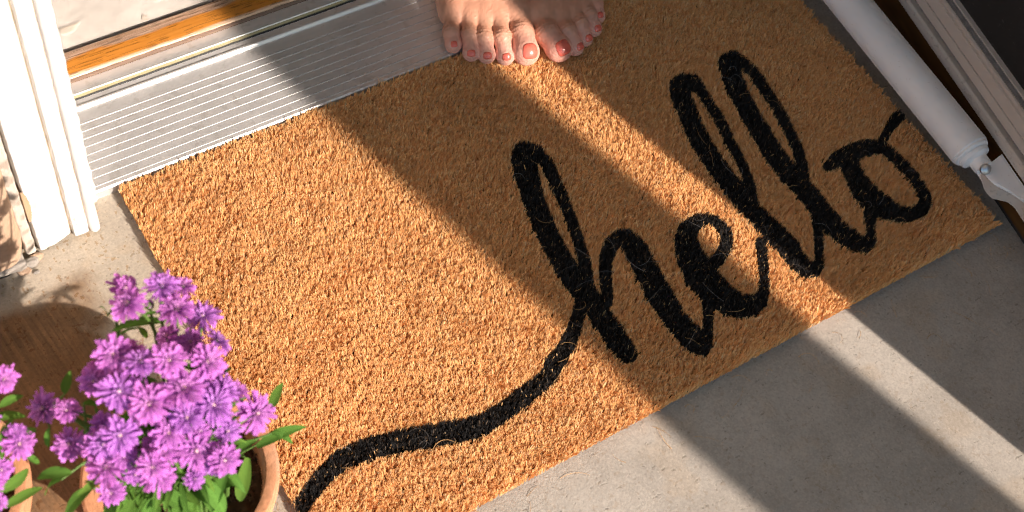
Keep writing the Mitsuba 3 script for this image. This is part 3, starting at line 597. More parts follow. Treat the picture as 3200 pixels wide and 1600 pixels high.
def person_field(P):
    a = foot_field(P, FOOT_A, BACK[0], KNEES[0], HIPS[0], -1)
    b = foot_field(P, FOOT_B, BACK[1], KNEES[1], HIPS[1], 1)
    pel = cone(P, (0.455, 0.150, 0.93), (0.545, 0.147, 0.93), 0.105, 0.105)
    pel = smin(pel, cone(P, (0.50, 0.150, 0.93), (0.50, 0.140, 1.12), 0.11, 0.095), 0.05)
    a = smin(a, pel, 0.03); b = smin(b, pel, 0.03)
    d = np.minimum(a, b)
    return -smin(-d, P[..., 2] - SOLE, 0.0018)
gx = np.arange(0.335, 0.70, 0.00135)
gx = np.concatenate([np.arange(0.30, 0.35, 0.006), np.arange(0.352, 0.560, 0.00125), np.arange(0.563, 0.70, 0.006)])
gy = np.concatenate([np.arange(-0.072, 0.055, 0.00125), np.arange(0.058, 0.30, 0.005)])
gz = np.concatenate([np.arange(0.0125, 0.066, 0.00125), np.arange(0.068, 0.16, 0.004), np.arange(0.166, 1.25, 0.014)])
Fv = np.empty((len(gx), len(gy), len(gz)), np.float32)
YY, ZZ = np.meshgrid(gy, gz, indexing='ij')
for i0 in range(0, len(gx), 24):
    xs_ = gx[i0:i0+24]
    P = np.stack([np.broadcast_to(xs_[:, None, None], (len(xs_),)+YY.shape), np.broadcast_to(YY, (len(xs_),)+YY.shape), np.broadcast_to(ZZ, (len(xs_),)+YY.shape)], -1)
    Fv[i0:i0+24] = person_field(P)
sv, sf = surface_nets(gx, gy, gz, Fv)
del Fv
pm = trimesh.Trimesh(sv, sf, process=False)
if pm.volume < 0: sf = sf[:, ::-1]
# skin tone: redder at the knuckles and round the toe tips
col = np.tile([0.640, 0.345, 0.232], (len(sv), 1))
def tint(c, r, rgb_, k):
    w = np.exp(-(np.linalg.norm(sv - np.array(c), axis=1)/r)**2)*k
    col[:] = col*(1-w[:, None]) + np.array(rgb_)*w[:, None]
for foot in (FOOT_A, FOOT_B):
    for nme, (m, p, t) in foot.items():
        k = 1.5 if nme == 'big' else 1.0
        tint(p, 0.009*k, (0.44, 0.185, 0.100), 0.75); tint(t, 0.012*k, (0.78, 0.41, 0.34), 0.9); tint(np.array(m)+[0, 0, .01], 0.011, (0.52, 0.235, 0.145), 0.6)
for foot in (FOOT_A, FOOT_B):
    for nme, (m, p, t) in foot.items():
        m, p, t = np.array(m), np.array(p), np.array(t); ax = t - m; ax[2] = 0; ax /= np.linalg.norm(ax); q = sv - p; s = q @ ax
        lat = np.linalg.norm(q - s[:, None]*ax, axis=1); r1 = TOE_R[nme][1]
        k = np.exp(-(s/0.0055)**2)*np.clip(1.3 - lat/(r1*1.1), 0, 1)*np.clip(q[:, 2]/0.004, 0, 1)
        ln = np.clip(np.cos((s + 0.0004*np.sin(lat*900))/0.0036*2*math.pi), 0, 1)**1.5
        col *= (1 - k*ln*np.array([[0.34], [0.46], [0.52]])).T  # wrinkle shade over the joints, painted into the skin colour as dark lines
mott = meshkit.fbm(sv*130, 3, 4)[:, None]; mott = mott + 0.35*(meshkit.fbm(sv*420, 2, 6)[:, None] - 0.5)
col *= 0.84 + 0.34*mott; col[:, 1:] *= 1.02 - 0.05*meshkit.fbm(sv*60, 2, 8)[:, None]
col = np.where(sv[:, 2:3] > 0.9, np.array([0.10, 0.12, 0.18]), col)
me = thing('person', 'barefoot person with coral painted toenails standing in the doorway on the edge of the mat', 'person')
part(me, 'body', mikit.ply((sv, sf), 'm_skin', smooth=True, color=np.clip(col, 0, 1)))
# skirt hem well above the frame
sk = [(0.19, 0.50), (0.192, 0.50), (0.165, 0.72), (0.135, 0.95), (0.122, 1.10), (0.119, 1.10), (0.132, 0.95), (0.162, 0.72), (0.188, 0.50)]
skm = lathe([(r, z) for r, z in sk] + [sk[0]], 48); skm.apply_transform(np.diag([1.0, 0.8, 1, 1])); skm.apply_translation((0.50, 0.14, 0))
part(me, 'skirt', mikit.ply(skm, 'm_cloth', smooth=40))

def toenail(foot, nme, w, l, tilt, fwd, roll=0.0, edge=False):
    m, p, t = (np.array(q) for q in foot[nme])
    ax = t - p; ax[2] = 0; ax /= np.linalg.norm(ax)
    up_ = np.array([0, 0, 1.0]); nrm = up_*math.cos(tilt) + ax*math.sin(tilt); along = ax*math.cos(tilt) - up_*math.sin(tilt)
    sd = np.cross(nrm, along)
    nrm, sd = nrm*math.cos(roll) + sd*math.sin(roll), sd*math.cos(roll) - nrm*math.sin(roll)
    O = t + along*fwd
    def patch(w, l, lift, bulge):
        rings, seg = 9, 36; pts = [O]; 
        for i in range(1, rings+1):
            q = i/rings
            for j in range(seg):
                a = 2*math.pi*j/seg; ca, sa = math.cos(a), math.sin(a)
                e = 3.4; rr = (abs(ca)**e + abs(sa)**e)**(-1/e)
                back = 1.0 - 0.10*max(0, -sa)
                pts.append(O + sd*w*q*rr*ca*back + along*l*q*rr*sa)
        pts = np.array(pts); Q = pts + nrm*0.028
        for _ in range(60):
            dd = person_field(Q); Q = Q - nrm*np.clip(dd, -0.002, 0.004)[:, None]*0.8
        q = np.concatenate([[0], np.repeat(np.arange(1, rings+1)/rings, seg)])
        Q = Q + nrm*(lift - bulge*q**6)[:, None]
        f = [[0, 1+j, 1+(j+1) % seg] for j in range(seg)]
        for i in range(rings-1):
            for j in range(seg):
                a, b = 1+i*seg+j, 1+i*seg+(j+1) % seg; f += [[a, a+seg, b+seg], [a, b+seg, b]]
        # smooth the patch a little so the polish is even
        skirt_ = Q[-seg:] - nrm*0.0012; k = len(Q); Q = np.vstack([Q, skirt_])
        for j in range(seg): f += [[k-seg+j, k+j, k+(j+1) % seg], [k-seg+j, k+(j+1) % seg, k-seg+(j+1) % seg]]
        return trimesh.Trimesh(Q, np.array(f), process=False)
    part(me, 'toenail', mikit.ply(patch(w, l, 0.0010, 0.0006), 'm_nail', smooth=50))
    part(me, 'nail_fold', mikit.ply(patch(w*1.16, l*1.14, 0.00035, 0.0008), 'm_nail_edge', smooth=50))
for foot, r in ((FOOT_A, -1), (FOOT_B, 1)):
    for nme, w, l, tl, fw in (('big', 0.0082, 0.0078, 0.42, 0.0035), ('t2', 0.0048, 0.0038, 0.70, 0.0020), ('t3', 0.0046, 0.0037, 0.70, 0.0020), ('t4', 0.0044, 0.0036, 0.68, 0.0018), ('t5', 0.0034, 0.0032, 0.60, 0.0012)):
        toenail(foot, nme, w, l, tl, fw, roll=0.12*r*(1 if nme != 'big' else -1))

# ------------------------------------------------------------------ storm door standing open on the right
DA = math.radians(-100.0); DS = np.array([math.cos(DA), math.sin(DA), 0.0]); DN = np.array([DS[1], -DS[0], 0.0])
if DN[0] > 0: DN = -DN
DP = np.array([0.848, 0.0, 0.0])
def door_xform(m):
    v = np.array(m.vertices); w = DP + v[:, :1]*DS + v[:, 1:2]*DN + v[:, 2:]*np.array([0, 0, 1.0])
    m = trimesh.Trimesh(w, np.array(m.faces), process=False); trimesh.repair.fix_normals(m); return m
def dpart(name, m, mat, label=None, smooth=30): return part(sd_, name, mikit.ply(door_xform(m), mat, smooth=smooth), label)
sd_ = thing('storm_door', 'open storm door with a beige grooved bottom rail, black screen and white closer tube', 'door')
S0, S1 = 0.0, 0.927
rail = [(-0.030, 0.0665), (-0.001, 0.0665), (0.0015, 0.0685), (0.0022, 0.0725), (0.0012, 0.0775), (-0.0010, 0.0795), (-0.0070, 0.0800), (-0.0080, 0.0850), (-0.0030, 0.0868), (-0.0002, 0.0878), (0.0, 0.0885),
        (0.0, 0.0990), (-0.0012, 0.0994), (-0.0012, 0.1000), (0.0, 0.1004), (0.0, 0.1150), (-0.0016, 0.1156), (-0.0016, 0.1168), (-0.0004, 0.1172), (-0.0004, 0.1212), (-0.003, 0.1225), (-0.0040, 0.1290), (-0.030, 0.1290)]
dpart('bottom_rail', extrude_profile(rail, S0+0.0005, S1-0.0005), 'm_door_metal', 'beige grooved bottom rail')
dpart('groove', extrude_profile([(-0.0095, 0.0802), (-0.0066, 0.0802), (-0.0074, 0.0850), (-0.0095, 0.0850)], S0+0.001, S1-0.001), 'm_dark_groove', 'dark groove in the rail')  # darker strip set into the recess of the rail
dpart('groove', extrude_profile([(-0.0030, 0.0993), (-0.0007, 0.0993), (-0.0007, 0.1001), (-0.0030, 0.1001)], S0+0.001, S1-0.001), 'm_black_rubber')
def spline_warp(v):
    o = v.copy(); o[:, 1] += 0.0006*np.sign(np.sin(v[:, 0]*2600))*(v[:, 1] > -0.006); o[:, 2] += 0.0004*np.sin(v[:, 0]*2600)*(v[:, 2] > 0.124); return o
dpart('screen_spline', extrude_profile([(-0.010, 0.1222), (-0.0022, 0.1222), (-0.0010, 0.1245), (-0.0022, 0.1275), (-0.010, 0.1275)], 0.05, 0.87, 2400, spline_warp), 'm_dark_groove', 'rough grey spline holding the screen')
kick = [(-0.030, 0.0), (-0.030, 0.0662), (-0.0025, 0.0662), (-0.0010, 0.060), (-0.0010, 0.022), (-0.0035, 0.0175), (-0.0035, 0.0)]
kick = [(-0.030, 0.0165), (-0.030, 0.0662), (-0.0025, 0.0662), (-0.0010, 0.0600), (-0.0010, 0.0210), (-0.0030, 0.0165)]
dpart('kick_strip', extrude_profile(kick, S0+0.001, S1-0.001), 'm_bronze', 'dark golden brown strip along the bottom of the door')
dpart('sweep', box(S0+0.01, S1-0.01, -0.018, -0.013, 0.001, 0.0167), 'm_black_rubber', 'black rubber sweep')
dpart('stile', box(S0, 0.052, -0.030, 0.0, 0.1292, 2.03, 0.002), 'm_door_metal')
dpart('stile', box(0.868, S1, -0.030, 0.0, 0.1292, 2.03, 0.002), 'm_door_metal')
dpart('top_rail', box(0.0525, 0.8675, -0.030, 0.0, 1.96, 2.03, 0.002), 'm_door_metal')
def screen_mesh():
    s = np.linspace(0.0515, 0.8685, 120); z = np.concatenate([np.linspace(0.1275, 0.7, 80), np.linspace(0.75, 1.962, 20)])
    S, Z = np.meshgrid(s, z, indexing='ij'); p = np.stack([S, Z, 0*S], -1)
    w = -0.0095 - 0.004*np.clip((Z-0.128)/0.05, 0, 1) + 0.006*(meshkit.fbm(np.stack([S*4+Z*3, Z*7, 0*S], -1), 3, 6) - 0.5)*np.clip((Z-0.13)/0.05, 0, 1)
    v = np.stack([S, w, Z], -1).reshape(-1, 3); n = len(v); f = grid_faces(len(s), len(z))
    b = v - [0, 0.0012, 0]
    return trimesh.Trimesh(np.vstack([v, b]), np.vstack([f, f[:, ::-1]+n]), process=False)
dpart('screen', screen_mesh(), 'm_screen', 'black woven screen, slightly rippled', smooth=True)

# pneumatic closer: tube, end cap, screw and bracket
A_, B_ = np.array([0.7755, -0.0700, 0.060]), np.array([0.7553, -0.3697, 0.060]); ax = (B_ - A_)/np.linalg.norm(B_ - A_)
def along(mesh, base):
    z = np.array([0, 0, 1.0]); x = np.cross(z, ax); x /= np.linalg.norm(x); y = np.cross(ax, x)
    M = np.eye(4); M[:3, 0], M[:3, 1], M[:3, 2], M[:3, 3] = x, y, ax, base; mesh.apply_transform(M); return mesh
Lt = np.linalg.norm(B_ - A_); R_ = 0.0203
prof = [(0.0, 0.0), (0.012, 0.0), (R_-0.001, 0.001), (R_, 0.003), (R_, Lt-0.0065), (R_-0.0004, Lt-0.0055), (R_-0.0013, Lt-0.0045), (R_-0.0011, Lt-0.0030), (R_-0.0022, Lt-0.0012), (R_-0.0045, Lt), (0.0, Lt)]
cl = part(sd_, 'closer_tube', mikit.ply(along(lathe(prof, 64), A_), 'm_enamel', smooth=35), 'white enamelled door closer tube')
cap = [(0.0, 0.0002), (R_-0.0046, 0.0002), (R_-0.0040, 0.0012), (R_-0.0050, 0.0046), (0.0115, 0.0058), (0.0098, 0.0075), (0.0096, 0.0165), (0.0086, 0.0180), (0.0, 0.0180)]
part(cl, 'end_cap', mikit.ply(along(lathe(cap, 48), B_), 'm_enamel', smooth=35))
part(cl, 'rod', mikit.ply(tube([A_ - ax*0.06, A_], [0.004, 0.004], 16), 'm_steel', smooth=40))
bp = B_ + ax*0.0160
bolt = lathe([(0.0, 0.0), (0.0056, 0.0), (0.0058, 0.0012), (0.0050, 0.0030), (0.0026, 0.0040), (0.0, 0.0042)], 20)
z = np.array([-0.55, -0.55, 0.63]); z /= np.linalg.norm(z); x = np.cross([0, 0, 1.0], z); x /= np.linalg.norm(x); M = np.eye(4); M[:3, 0], M[:3, 1], M[:3, 2], M[:3, 3] = x, np.cross(z, x), z, bp + z*0.0090
bolt.apply_transform(M); part(cl, 'screw', mikit.ply(bolt, 'm_steel', smooth=30), 'bright steel pan head screw')
# bracket: an S shaped plate with a bright raised flange
def bez(pts, n=8):
    """Catmull-Rom through the points"""
    p = np.array(pts, float); p = np.vstack([2*p[0]-p[1], p, 2*p[-1]-p[-2]]); out = []
    for i in range(1, len(p)-2):
        for t in np.linspace(0, 1, n, endpoint=False):
            out.append(0.5*((2*p[i]) + (-p[i-1]+p[i+1])*t + (2*p[i-1]-5*p[i]+4*p[i+1]-p[i+2])*t*t + (-p[i-1]+3*p[i]-3*p[i+1]+p[i+2])*t**3))
    return out + [p[-2]]
ZS = 0.0635
lo = np.array(bez([(0.3835, 0.0330), (0.3875, 0.0292), (0.3985, 0.0308), (0.4095, 0.0358), (0.4195, 0.0440), (0.4300, 0.0520), (0.4500, 0.0570), (0.53, 0.0590)], 10))
W_ = (ZS - lo[:, 1])/1.175; Sx = lo[:, 0] + 0.575*W_
def flange_mesh():
    n, k = len(lo), 6; V = []
    for t in np.linspace(0, 1, k):
        s = Sx*(1-t) + np.linspace(0.3905, 0.5335, n)*t; V.append(np.column_stack([s, W_*(1-t) + 0.0005*t, np.full(n, ZS) - 0.0008*(1-t)**4 + 0.0012*t]))
    v = np.concatenate(V); f = grid_faces(k, n); b = v - [0, 0, 0.0024]; f2 = grid_faces(k, n)[:, ::-1] + len(v); edge = []
    def rim(ids):
        for a, c in zip(ids[:-1], ids[1:]): edge.extend([[a, c, c+len(v)], [a, c+len(v), a+len(v)]])
    rim(list(range(n))); rim(list(range((k-1)*n, k*n))); rim([i*n for i in range(k)]); rim([i*n+n-1 for i in range(k)])
    return trimesh.Trimesh(np.vstack([v, b]), np.vstack([f, f2, edge]), process=False)
def skirt_mesh():
    n = len(lo); drop = np.interp(Sx, [0.395, 0.405, 0.415, 0.425, 0.435, 0.46, 0.54], [0.0050, 0.0080, 0.0150, 0.0190, 0.0170, 0.0200, 0.0215]); k = 5; V = []
    for t in np.linspace(0, 1, k): V.append(np.column_stack([Sx, W_ - 0.0004 + 0.0012*t**4, ZS - 0.0022 - drop*t]))
    v = np.concatenate(V); f = grid_faces(k, n); b = v - [0, 0.0022, 0]; f2 = grid_faces(k, n)[:, ::-1] + len(v); edge = []
    for a in range((k-1)*n, k*n-1): edge += [[a, a+1, a+1+len(v)], [a, a+1+len(v), a+len(v)]]
    for i in range(k-1): edge += [[i*n, (i+1)*n, (i+1)*n+len(v)], [i*n, (i+1)*n+len(v), i*n+len(v)]]
    return trimesh.Trimesh(np.vstack([v, b]), np.vstack([f, f2, edge]), process=False)
br = dpart('bracket', flange_mesh(), 'm_enamel', 'bright white bracket shelf with a curved S shaped edge', 40)
part(br, 'side_plate', mikit.ply(door_xform(skirt_mesh()), 'm_door_metal', smooth=40), 'S curved side plate of the bracket, its shade put into the colour')  # same white paint as the shelf; darker colour stands in for its shade
part(br, 'ear', mikit.ply(door_xform(box(0.3955, 0.4065, 0.0215, 0.0285, 0.0490, 0.0612, 0.0012)), 'm_enamel', smooth=30))
FLOWERS = [(-0.0721, -0.2538, 0.2720, 0.0228), (-0.0782, -0.2764, 0.2920, 0.0247), (-0.0533, -0.2749, 0.2920, 0.0224), (-0.0378, -0.2699, 0.2720, 0.0189), (-0.0520, -0.2952, 0.2920, 0.0235), (-0.0330, -0.2885, 0.2560, 0.0232), (-0.0629, -0.2999, 0.2720, 0.0198), (-0.1008, -0.3063, 0.2900, 0.0255), (-0.0883, -0.3223, 0.2965, 0.0215), (-0.0728, -0.3301, 0.2985, 0.0240), (-0.0511, -0.3112, 0.2720, 0.0172), (-0.0353, -0.3184, 0.2715, 0.0199), (-0.0499, -0.3363, 0.2855, 0.0258), (-0.1175, -0.3081, 0.2705, 0.0193), (-0.1076, -0.3308, 0.2875, 0.0264), (-0.0948, -0.3471, 0.2875, 0.0276), (-0.0719, -0.3487, 0.2895, 0.0266), (-0.0580, -0.3607, 0.2730, 0.0270), (-0.0391, -0.3522, 0.2595, 0.0158), (-0.0311, -0.3657, 0.2425, 0.0281), (-0.1500, -0.2767, 0.2035, 0.0247), (-0.1389, -0.3082, 0.2485, 0.0182), (-0.1456, -0.3231, 0.2310, 0.0223), (-0.1175, -0.3500, 0.2685, 0.0253), (-0.1324, -0.3429, 0.2485, 0.0219), (-0.0904, -0.3631, 0.2685, 0.0217), (-0.0552, -0.3733, 0.2540, 0.0183), (-0.0968, -0.3695, 0.2600, 0.0204), (-0.0795, -0.3778, 0.2575, 0.0257), (-0.0677, -0.3849, 0.2425, 0.0222), (-0.1324, -0.3561, 0.2450, 0.0257), (-0.1201, -0.3578, 0.2525, 0.0154), (-0.1184, -0.3688, 0.2440, 0.0141), (-0.1061, -0.3783, 0.2465, 0.0231), (-0.1355, -0.3660, 0.2275, 0.0182), (-0.0859, -0.3869, 0.2375, 0.0143), (-0.0714, -0.3683, 0.2615, 0.0129)]
FLOWERS_SIDE = [(-.1656, -.2732, 0.257, 0.0195), (-.1738, -.3107, 0.237, 0.0214), (-.1725, -.3044, 0.242, 0.0129), (-.1901, -.3237, 0.24, 0.0153), (-.1994, -.3382, 0.227, 0.0115), (-.1865, -.2967, 0.268, 0.0214), (-.2024, -.3164, 0.263, 0.0224), (-.2006, -.33, 0.241, 0.019)]
FLOWERS += [(-.112, -.301, .262, .021), (-.128, -.345, .255, .021), (-.108, -.375, .258, .022), (-.066, -.392, .257, .021), (-.048, -.352, .268, .021), (-.09, -.30, .275, .02), (-.098, -.345, .28, .022), (-.077, -.362, .275, .022), (-.06, -.31, .268, .019), (-.10, -.318, .268, .021), (-.123, -.332, .252, .02), (-.085, -.34, .272, .022), (-.10, -.36, .252, .021), (-.062, -.345, .268, .021), (-.118, -.352, .25, .02), (-.046, -.33, .258, .019)]
LEAVES = [(-.125, -.365, .2, -.142, -.374, .17, .011), (-.128, -.35, .19, -.146, -.362, .165, .010), (-.112, -.372, .2, -.128, -.39, .175, .011), (-.0134, -.3476, 0.2, 0.0024, -.3403, 0.21, 0.0078), (-.0275, -.3532, 0.16, 0.0089, -.3633, 0.17, 0.009), (-.015, -.3542, 0.17, -.0048, -.3671, 0.165, 0.0058), (-.0406, -.3615, 0.17, -.0495, -.3741, 0.12, 0.0107), (-.1506, -.3235, 0.19, -.173, -.314, 0.18, 0.0095), (-.1583, -.3213, 0.18, -.1719, -.3181, 0.16, 0.0082), (-.1427, -.3419, 0.19, -.1683, -.3494, 0.18, 0.0108), (-.0763, -.3731, 0.2, -.074, -.3942, 0.17, 0.0123), (-.058, -.3749, 0.2, -.0793, -.388, 0.17, 0.0085), (-.1332, -.2818, 0.22, -.1249, -.2722, 0.23, 0.0068), (-.0896, -.2614, 0.26, -.092, -.2587, 0.27, 0.004), (-.0545, -.2717, 0.24, -.0891, -.2581, 0.23, 0.0069), (-.0722, -.2687, 0.24, -.0696, -.2737, 0.23, 0.0058), (-.038, -.3324, 0.25, -.0341, -.3368, 0.26, 0.0038), (-.1517, -.2918, 0.2, -.1573, -.294, 0.18, 0.0055), (-.098, -.3727, 0.2, -.12, -.367, 0.17, 0.0108), (-.1098, -.3617, 0.19, -.0899, -.3787, 0.17, 0.0116), (-.1237, -.354, 0.19, -.1387, -.3566, 0.17, 0.0095), (-.0985, -.3734, 0.18, -.0844, -.3799, 0.15, 0.0096), (-.1257, -.2943, 0.22, -.1169, -.2971, 0.21, 0.0068), (-.0491, -.3648, 0.19, -.0299, -.3632, 0.19, 0.0064)]
LEAVES_SIDE = [(-.1745, -.2608, 0.2, -.1575, -.2596, 0.2, 0.0063), (-.1817, -.2636, 0.19, -.1613, -.2643, 0.18, 0.0083), (-.173, -.3036, 0.2, -.1665, -.3073, 0.19, 0.0054), (-.1968, -.3092, 0.18, -.1743, -.2986, 0.17, 0.0081), (-.2011, -.3154, 0.17, -.1709, -.3091, 0.15, 0.0075), (-.1605, -.2938, 0.21, -.1788, -.283, 0.2, 0.0061)]

# ------------------------------------------------------------------ terracotta pots with purple asters
POT = [(0.0, 0.0), (0.048, 0.0), (0.0500, 0.0015), (0.0645, 0.0795), (0.0695, 0.0810), (0.0715, 0.0830), (0.0738, 0.1020), (0.0735, 0.1075), (0.0712, 0.1100), (0.0672, 0.1104), (0.0638, 0.1090), (0.0628, 0.1050), (0.0590, 0.0780), (0.0555, 0.0500), (0.0, 0.0500)]
def rounded(prof, r=0.0):
    return prof
def pot(key, x, y, label):
    t = thing(key, label, 'flower pot', 'terracotta pots beside the mat')
    m = lathe(POT, 96); v = m.vertices.copy(); v[:, :2] *= (1 + 0.006*(meshkit.noise(v*np.array([30, 30, 60.0]), 3) - 0.5))[:, None]
    m.vertices = v; m.apply_translation((x, y, 0))
    scene[key] = mikit.ply(m, 'm_terracotta', smooth=32)
    # soil
    rr = np.linspace(0, 0.0615, 34); seg = 110; a = np.arange(seg)*2*math.pi/seg
    V = np.array([[r*math.cos(q), r*math.sin(q), 0.0865] for r in rr for q in a])
    V[:, 2] += 0.011*(meshkit.fbm(V*np.array([150, 150, 0]) + x*50, 4, 5) - 0.5) - 0.003*(np.linalg.norm(V[:, :2], axis=1)/0.0615)**4
    V += [x, y, 0]
    s = thing(key.replace('terracotta_pot', 'potting_soil'), 'dark crumbly potting soil in the ' + ('right' if x > -.15 else 'left') + ' terracotta pot', 'soil', kind='stuff')
    f = grid_faces(len(rr), seg, True)
    bits_v, bits_f, k = [V], [f], len(V)
    r = np.random.default_rng(int(abs(x)*1000))
    for i in range(140):
        q, rad = r.uniform(0, 2*math.pi), 0.060*math.sqrt(r.random()); m_ = trimesh.creation.icosphere(subdivisions=1, radius=1.0)
        vv = m_.vertices*r.uniform(0.6, 1.3, (len(m_.vertices), 1))*np.array([r.uniform(.001, .0045), r.uniform(.001, .003), r.uniform(.0008, .0018)])
        cth, sth = math.cos(q*3), math.sin(q*3); vv = vv @ np.array([[cth, -sth, 0], [sth, cth, 0], [0, 0, 1]])
        bits_v.append(vv + [x+rad*math.cos(q), y+rad*math.sin(q), 0.0880 + r.uniform(-.002, .002)]); bits_f.append(m_.faces + k); k += len(vv)
    scene[s] = mikit.ply((np.vstack(bits_v), np.vstack(bits_f)), 'm_soil')
    return t
pot('terracotta_pot', -0.0788, -0.3270, 'terracotta flower pot with a thick rim beside the mat, holding the large purple aster')
pot('terracotta_pot_001', -0.2449, -0.2510, 'terracotta flower pot at the left edge, holding the smaller aster')

def petal_strip(L, W, a, e0, e1, twist, r, base_r, z0):
    """one petal: from the disc edge outwards, rising at angle e0 and curling to e1"""
    n = 6; V = []; p = np.array([base_r, z0]); prev = 0
    for i in range(n):
        t = i/(n-1); e = e0 + (e1 - e0)*t
        if i: p = p + np.array([math.cos(e), math.sin(e)])*L/(n-1)
        w = W*(0.40 + 0.80*math.sin(min(1.0, t*1.05)*math.pi*0.60)**1.2)*(1.0 if t < 0.9 else 0.70)
        for s, k in ((-1, 0.0), (0, -0.16), (1, 0.0)):
            V.append((p[0], s*w/2, p[1] + k*w + s*twist*w*t))
    V = np.array(V); c, s = math.cos(a), math.sin(a)
    return np.column_stack([V[:, 0]*c - V[:, 1]*s, V[:, 0]*s + V[:, 1]*c, V[:, 2]])
def flower_mesh(seed, open_=1.0):
    """unit diameter flower head facing +z"""
    r = np.random.default_rng(seed); V, F, Cc, k = [], [], [], 0
    gf = grid_faces(6, 3)
    hue = r.uniform(-1, 1)
    for n, L, W, e0, e1, br, z0, pale in ((22, 0.41, 0.074, 0.05, -0.30, 0.085, -0.03, 0.0), (20, 0.37, 0.070, 0.36, -0.02, 0.08, -0.01, 0.02), (16, 0.30, 0.062, 0.72, 0.28, 0.065, 0.01, 0.06), (12, 0.21, 0.052, 1.02, 0.65, 0.045, 0.02, 0.16), (9, 0.13, 0.040, 1.25, 1.05, 0.022, 0.025, 0.32)):
        off = r.uniform(0, 6.28)
        for i in range(n):
            if r.random() < 0.06: continue
            v = petal_strip(L*r.uniform(0.78, 1.14), W*r.uniform(0.8, 1.2), off + 2*math.pi*(i + r.uniform(-.36, .36))/n, e0 + r.normal(0, 0.13) + (1-open_)*0.5, e1 + r.normal(0, 0.22) + (1-open_)*0.5, r.normal(0, 0.35), r, br, z0)
            t = np.repeat(np.linspace(0, 1, 6), 3)[:, None]
            deep, light = np.array([0.165, 0.016, 0.240]), np.array([0.610, 0.215, 0.690])  # petal gradient, deepened to paint shade at the base, highlight at the tip
            c = deep*(1-t)**1.2 + light*(1-(1-t)**1.2)
            c = c*(1-pale) + np.array([0.74, 0.50, 0.72])*pale
            c = c*r.uniform(0.85, 1.12)*np.array([1+0.06*hue, 1.0, 1-0.03*hue])
            V.append(v); F.append(gf + k); Cc.append(c); k += len(v)
    return np.vstack(V), np.vstack(F), np.clip(np.vstack(Cc), 0, .9)
FL_VAR = []
for s in range(9):
    v, f, c = flower_mesh(50+s, 1.0 if s < 6 else 0.75)
    dv, df_ = trimesh.creation.icosphere(subdivisions=2, radius=1.0).vertices, trimesh.creation.icosphere(subdivisions=2, radius=1.0).faces
    dv = dv*np.array([0.046, 0.046, 0.040])*(0.85 + 0.3*meshkit.noise(dv*6, s))[:, None] + [0, 0, 0.035]
    gv = []
    FL_VAR.append((mikit.ply((v, f), 'm_petal', smooth=True, color=c), mikit.ply((dv, df_), 'm_disc', smooth=True)))
cup = lathe([(0.0, -0.10), (0.05, -0.095), (0.10, -0.05), (0.115, -0.012), (0.10, -0.014), (0.0, -0.03)], 14)
CUP = mikit.ply(cup, 'm_stem', smooth=40)

def frame_of(n, spin, scale, pos):
    n = np.asarray(n, float)/np.linalg.norm(n); x = np.cross([0.13, 1, 0.2], n); x /= np.linalg.norm(x); y = np.cross(n, x)
    c, s = math.cos(spin), math.sin(spin); X, Y = x*c + y*s, y*c - x*s
    M = np.eye(4); M[:3, 0], M[:3, 1], M[:3, 2], M[:3, 3] = X*scale, Y*scale, n*scale, pos
    return T(M.tolist())

def leaf_mesh(a, b, w, up_=(0, 0, 1), sag=0.12, seed=0, nu=11):
    r = np.random.default_rng(seed); a, b = np.array(a, float), np.array(b, float); d = b - a; L = np.linalg.norm(d); d /= L
    u = np.array(up_, float) + r.normal(0, 0.22, 3); u -= d*(u @ d); u /= np.linalg.norm(u)+1e-9; s = np.cross(d, u)
    V, Cc = [], []; tone = r.uniform(0.75, 1.2); yel = r.uniform(0, 1)**2
    for t in np.linspace(0, 1, nu):
        ww = w*0.5*(0.16 + 0.84*math.sin(math.pi*min(1, t*0.96 + 0.04)**0.85)**0.9)*(1 if t < 0.999 else 0.05)
        c = a + d*L*t + u*(sag*L*4*t*(1-t)) + s*(0.05*L*math.sin(t*3+seed))
        for q, k in ((-1, 0.24), (-0.5, 0.08), (0, 0.0), (0.5, 0.08), (1, 0.24)):
            V.append(c + s*ww*q + u*ww*k)
            g = np.array([0.105, 0.235, 0.045])*(1 + 0.20*(abs(q) < 0.1) + 0.10*t)
            Cc.append(np.clip((g*(1-0.4*yel) + np.array([0.18, 0.27, 0.045])*0.4*yel)*tone, 0, 1))
    return trimesh.Trimesh(np.array(V), grid_faces(nu, 5), process=False), np.array(Cc)

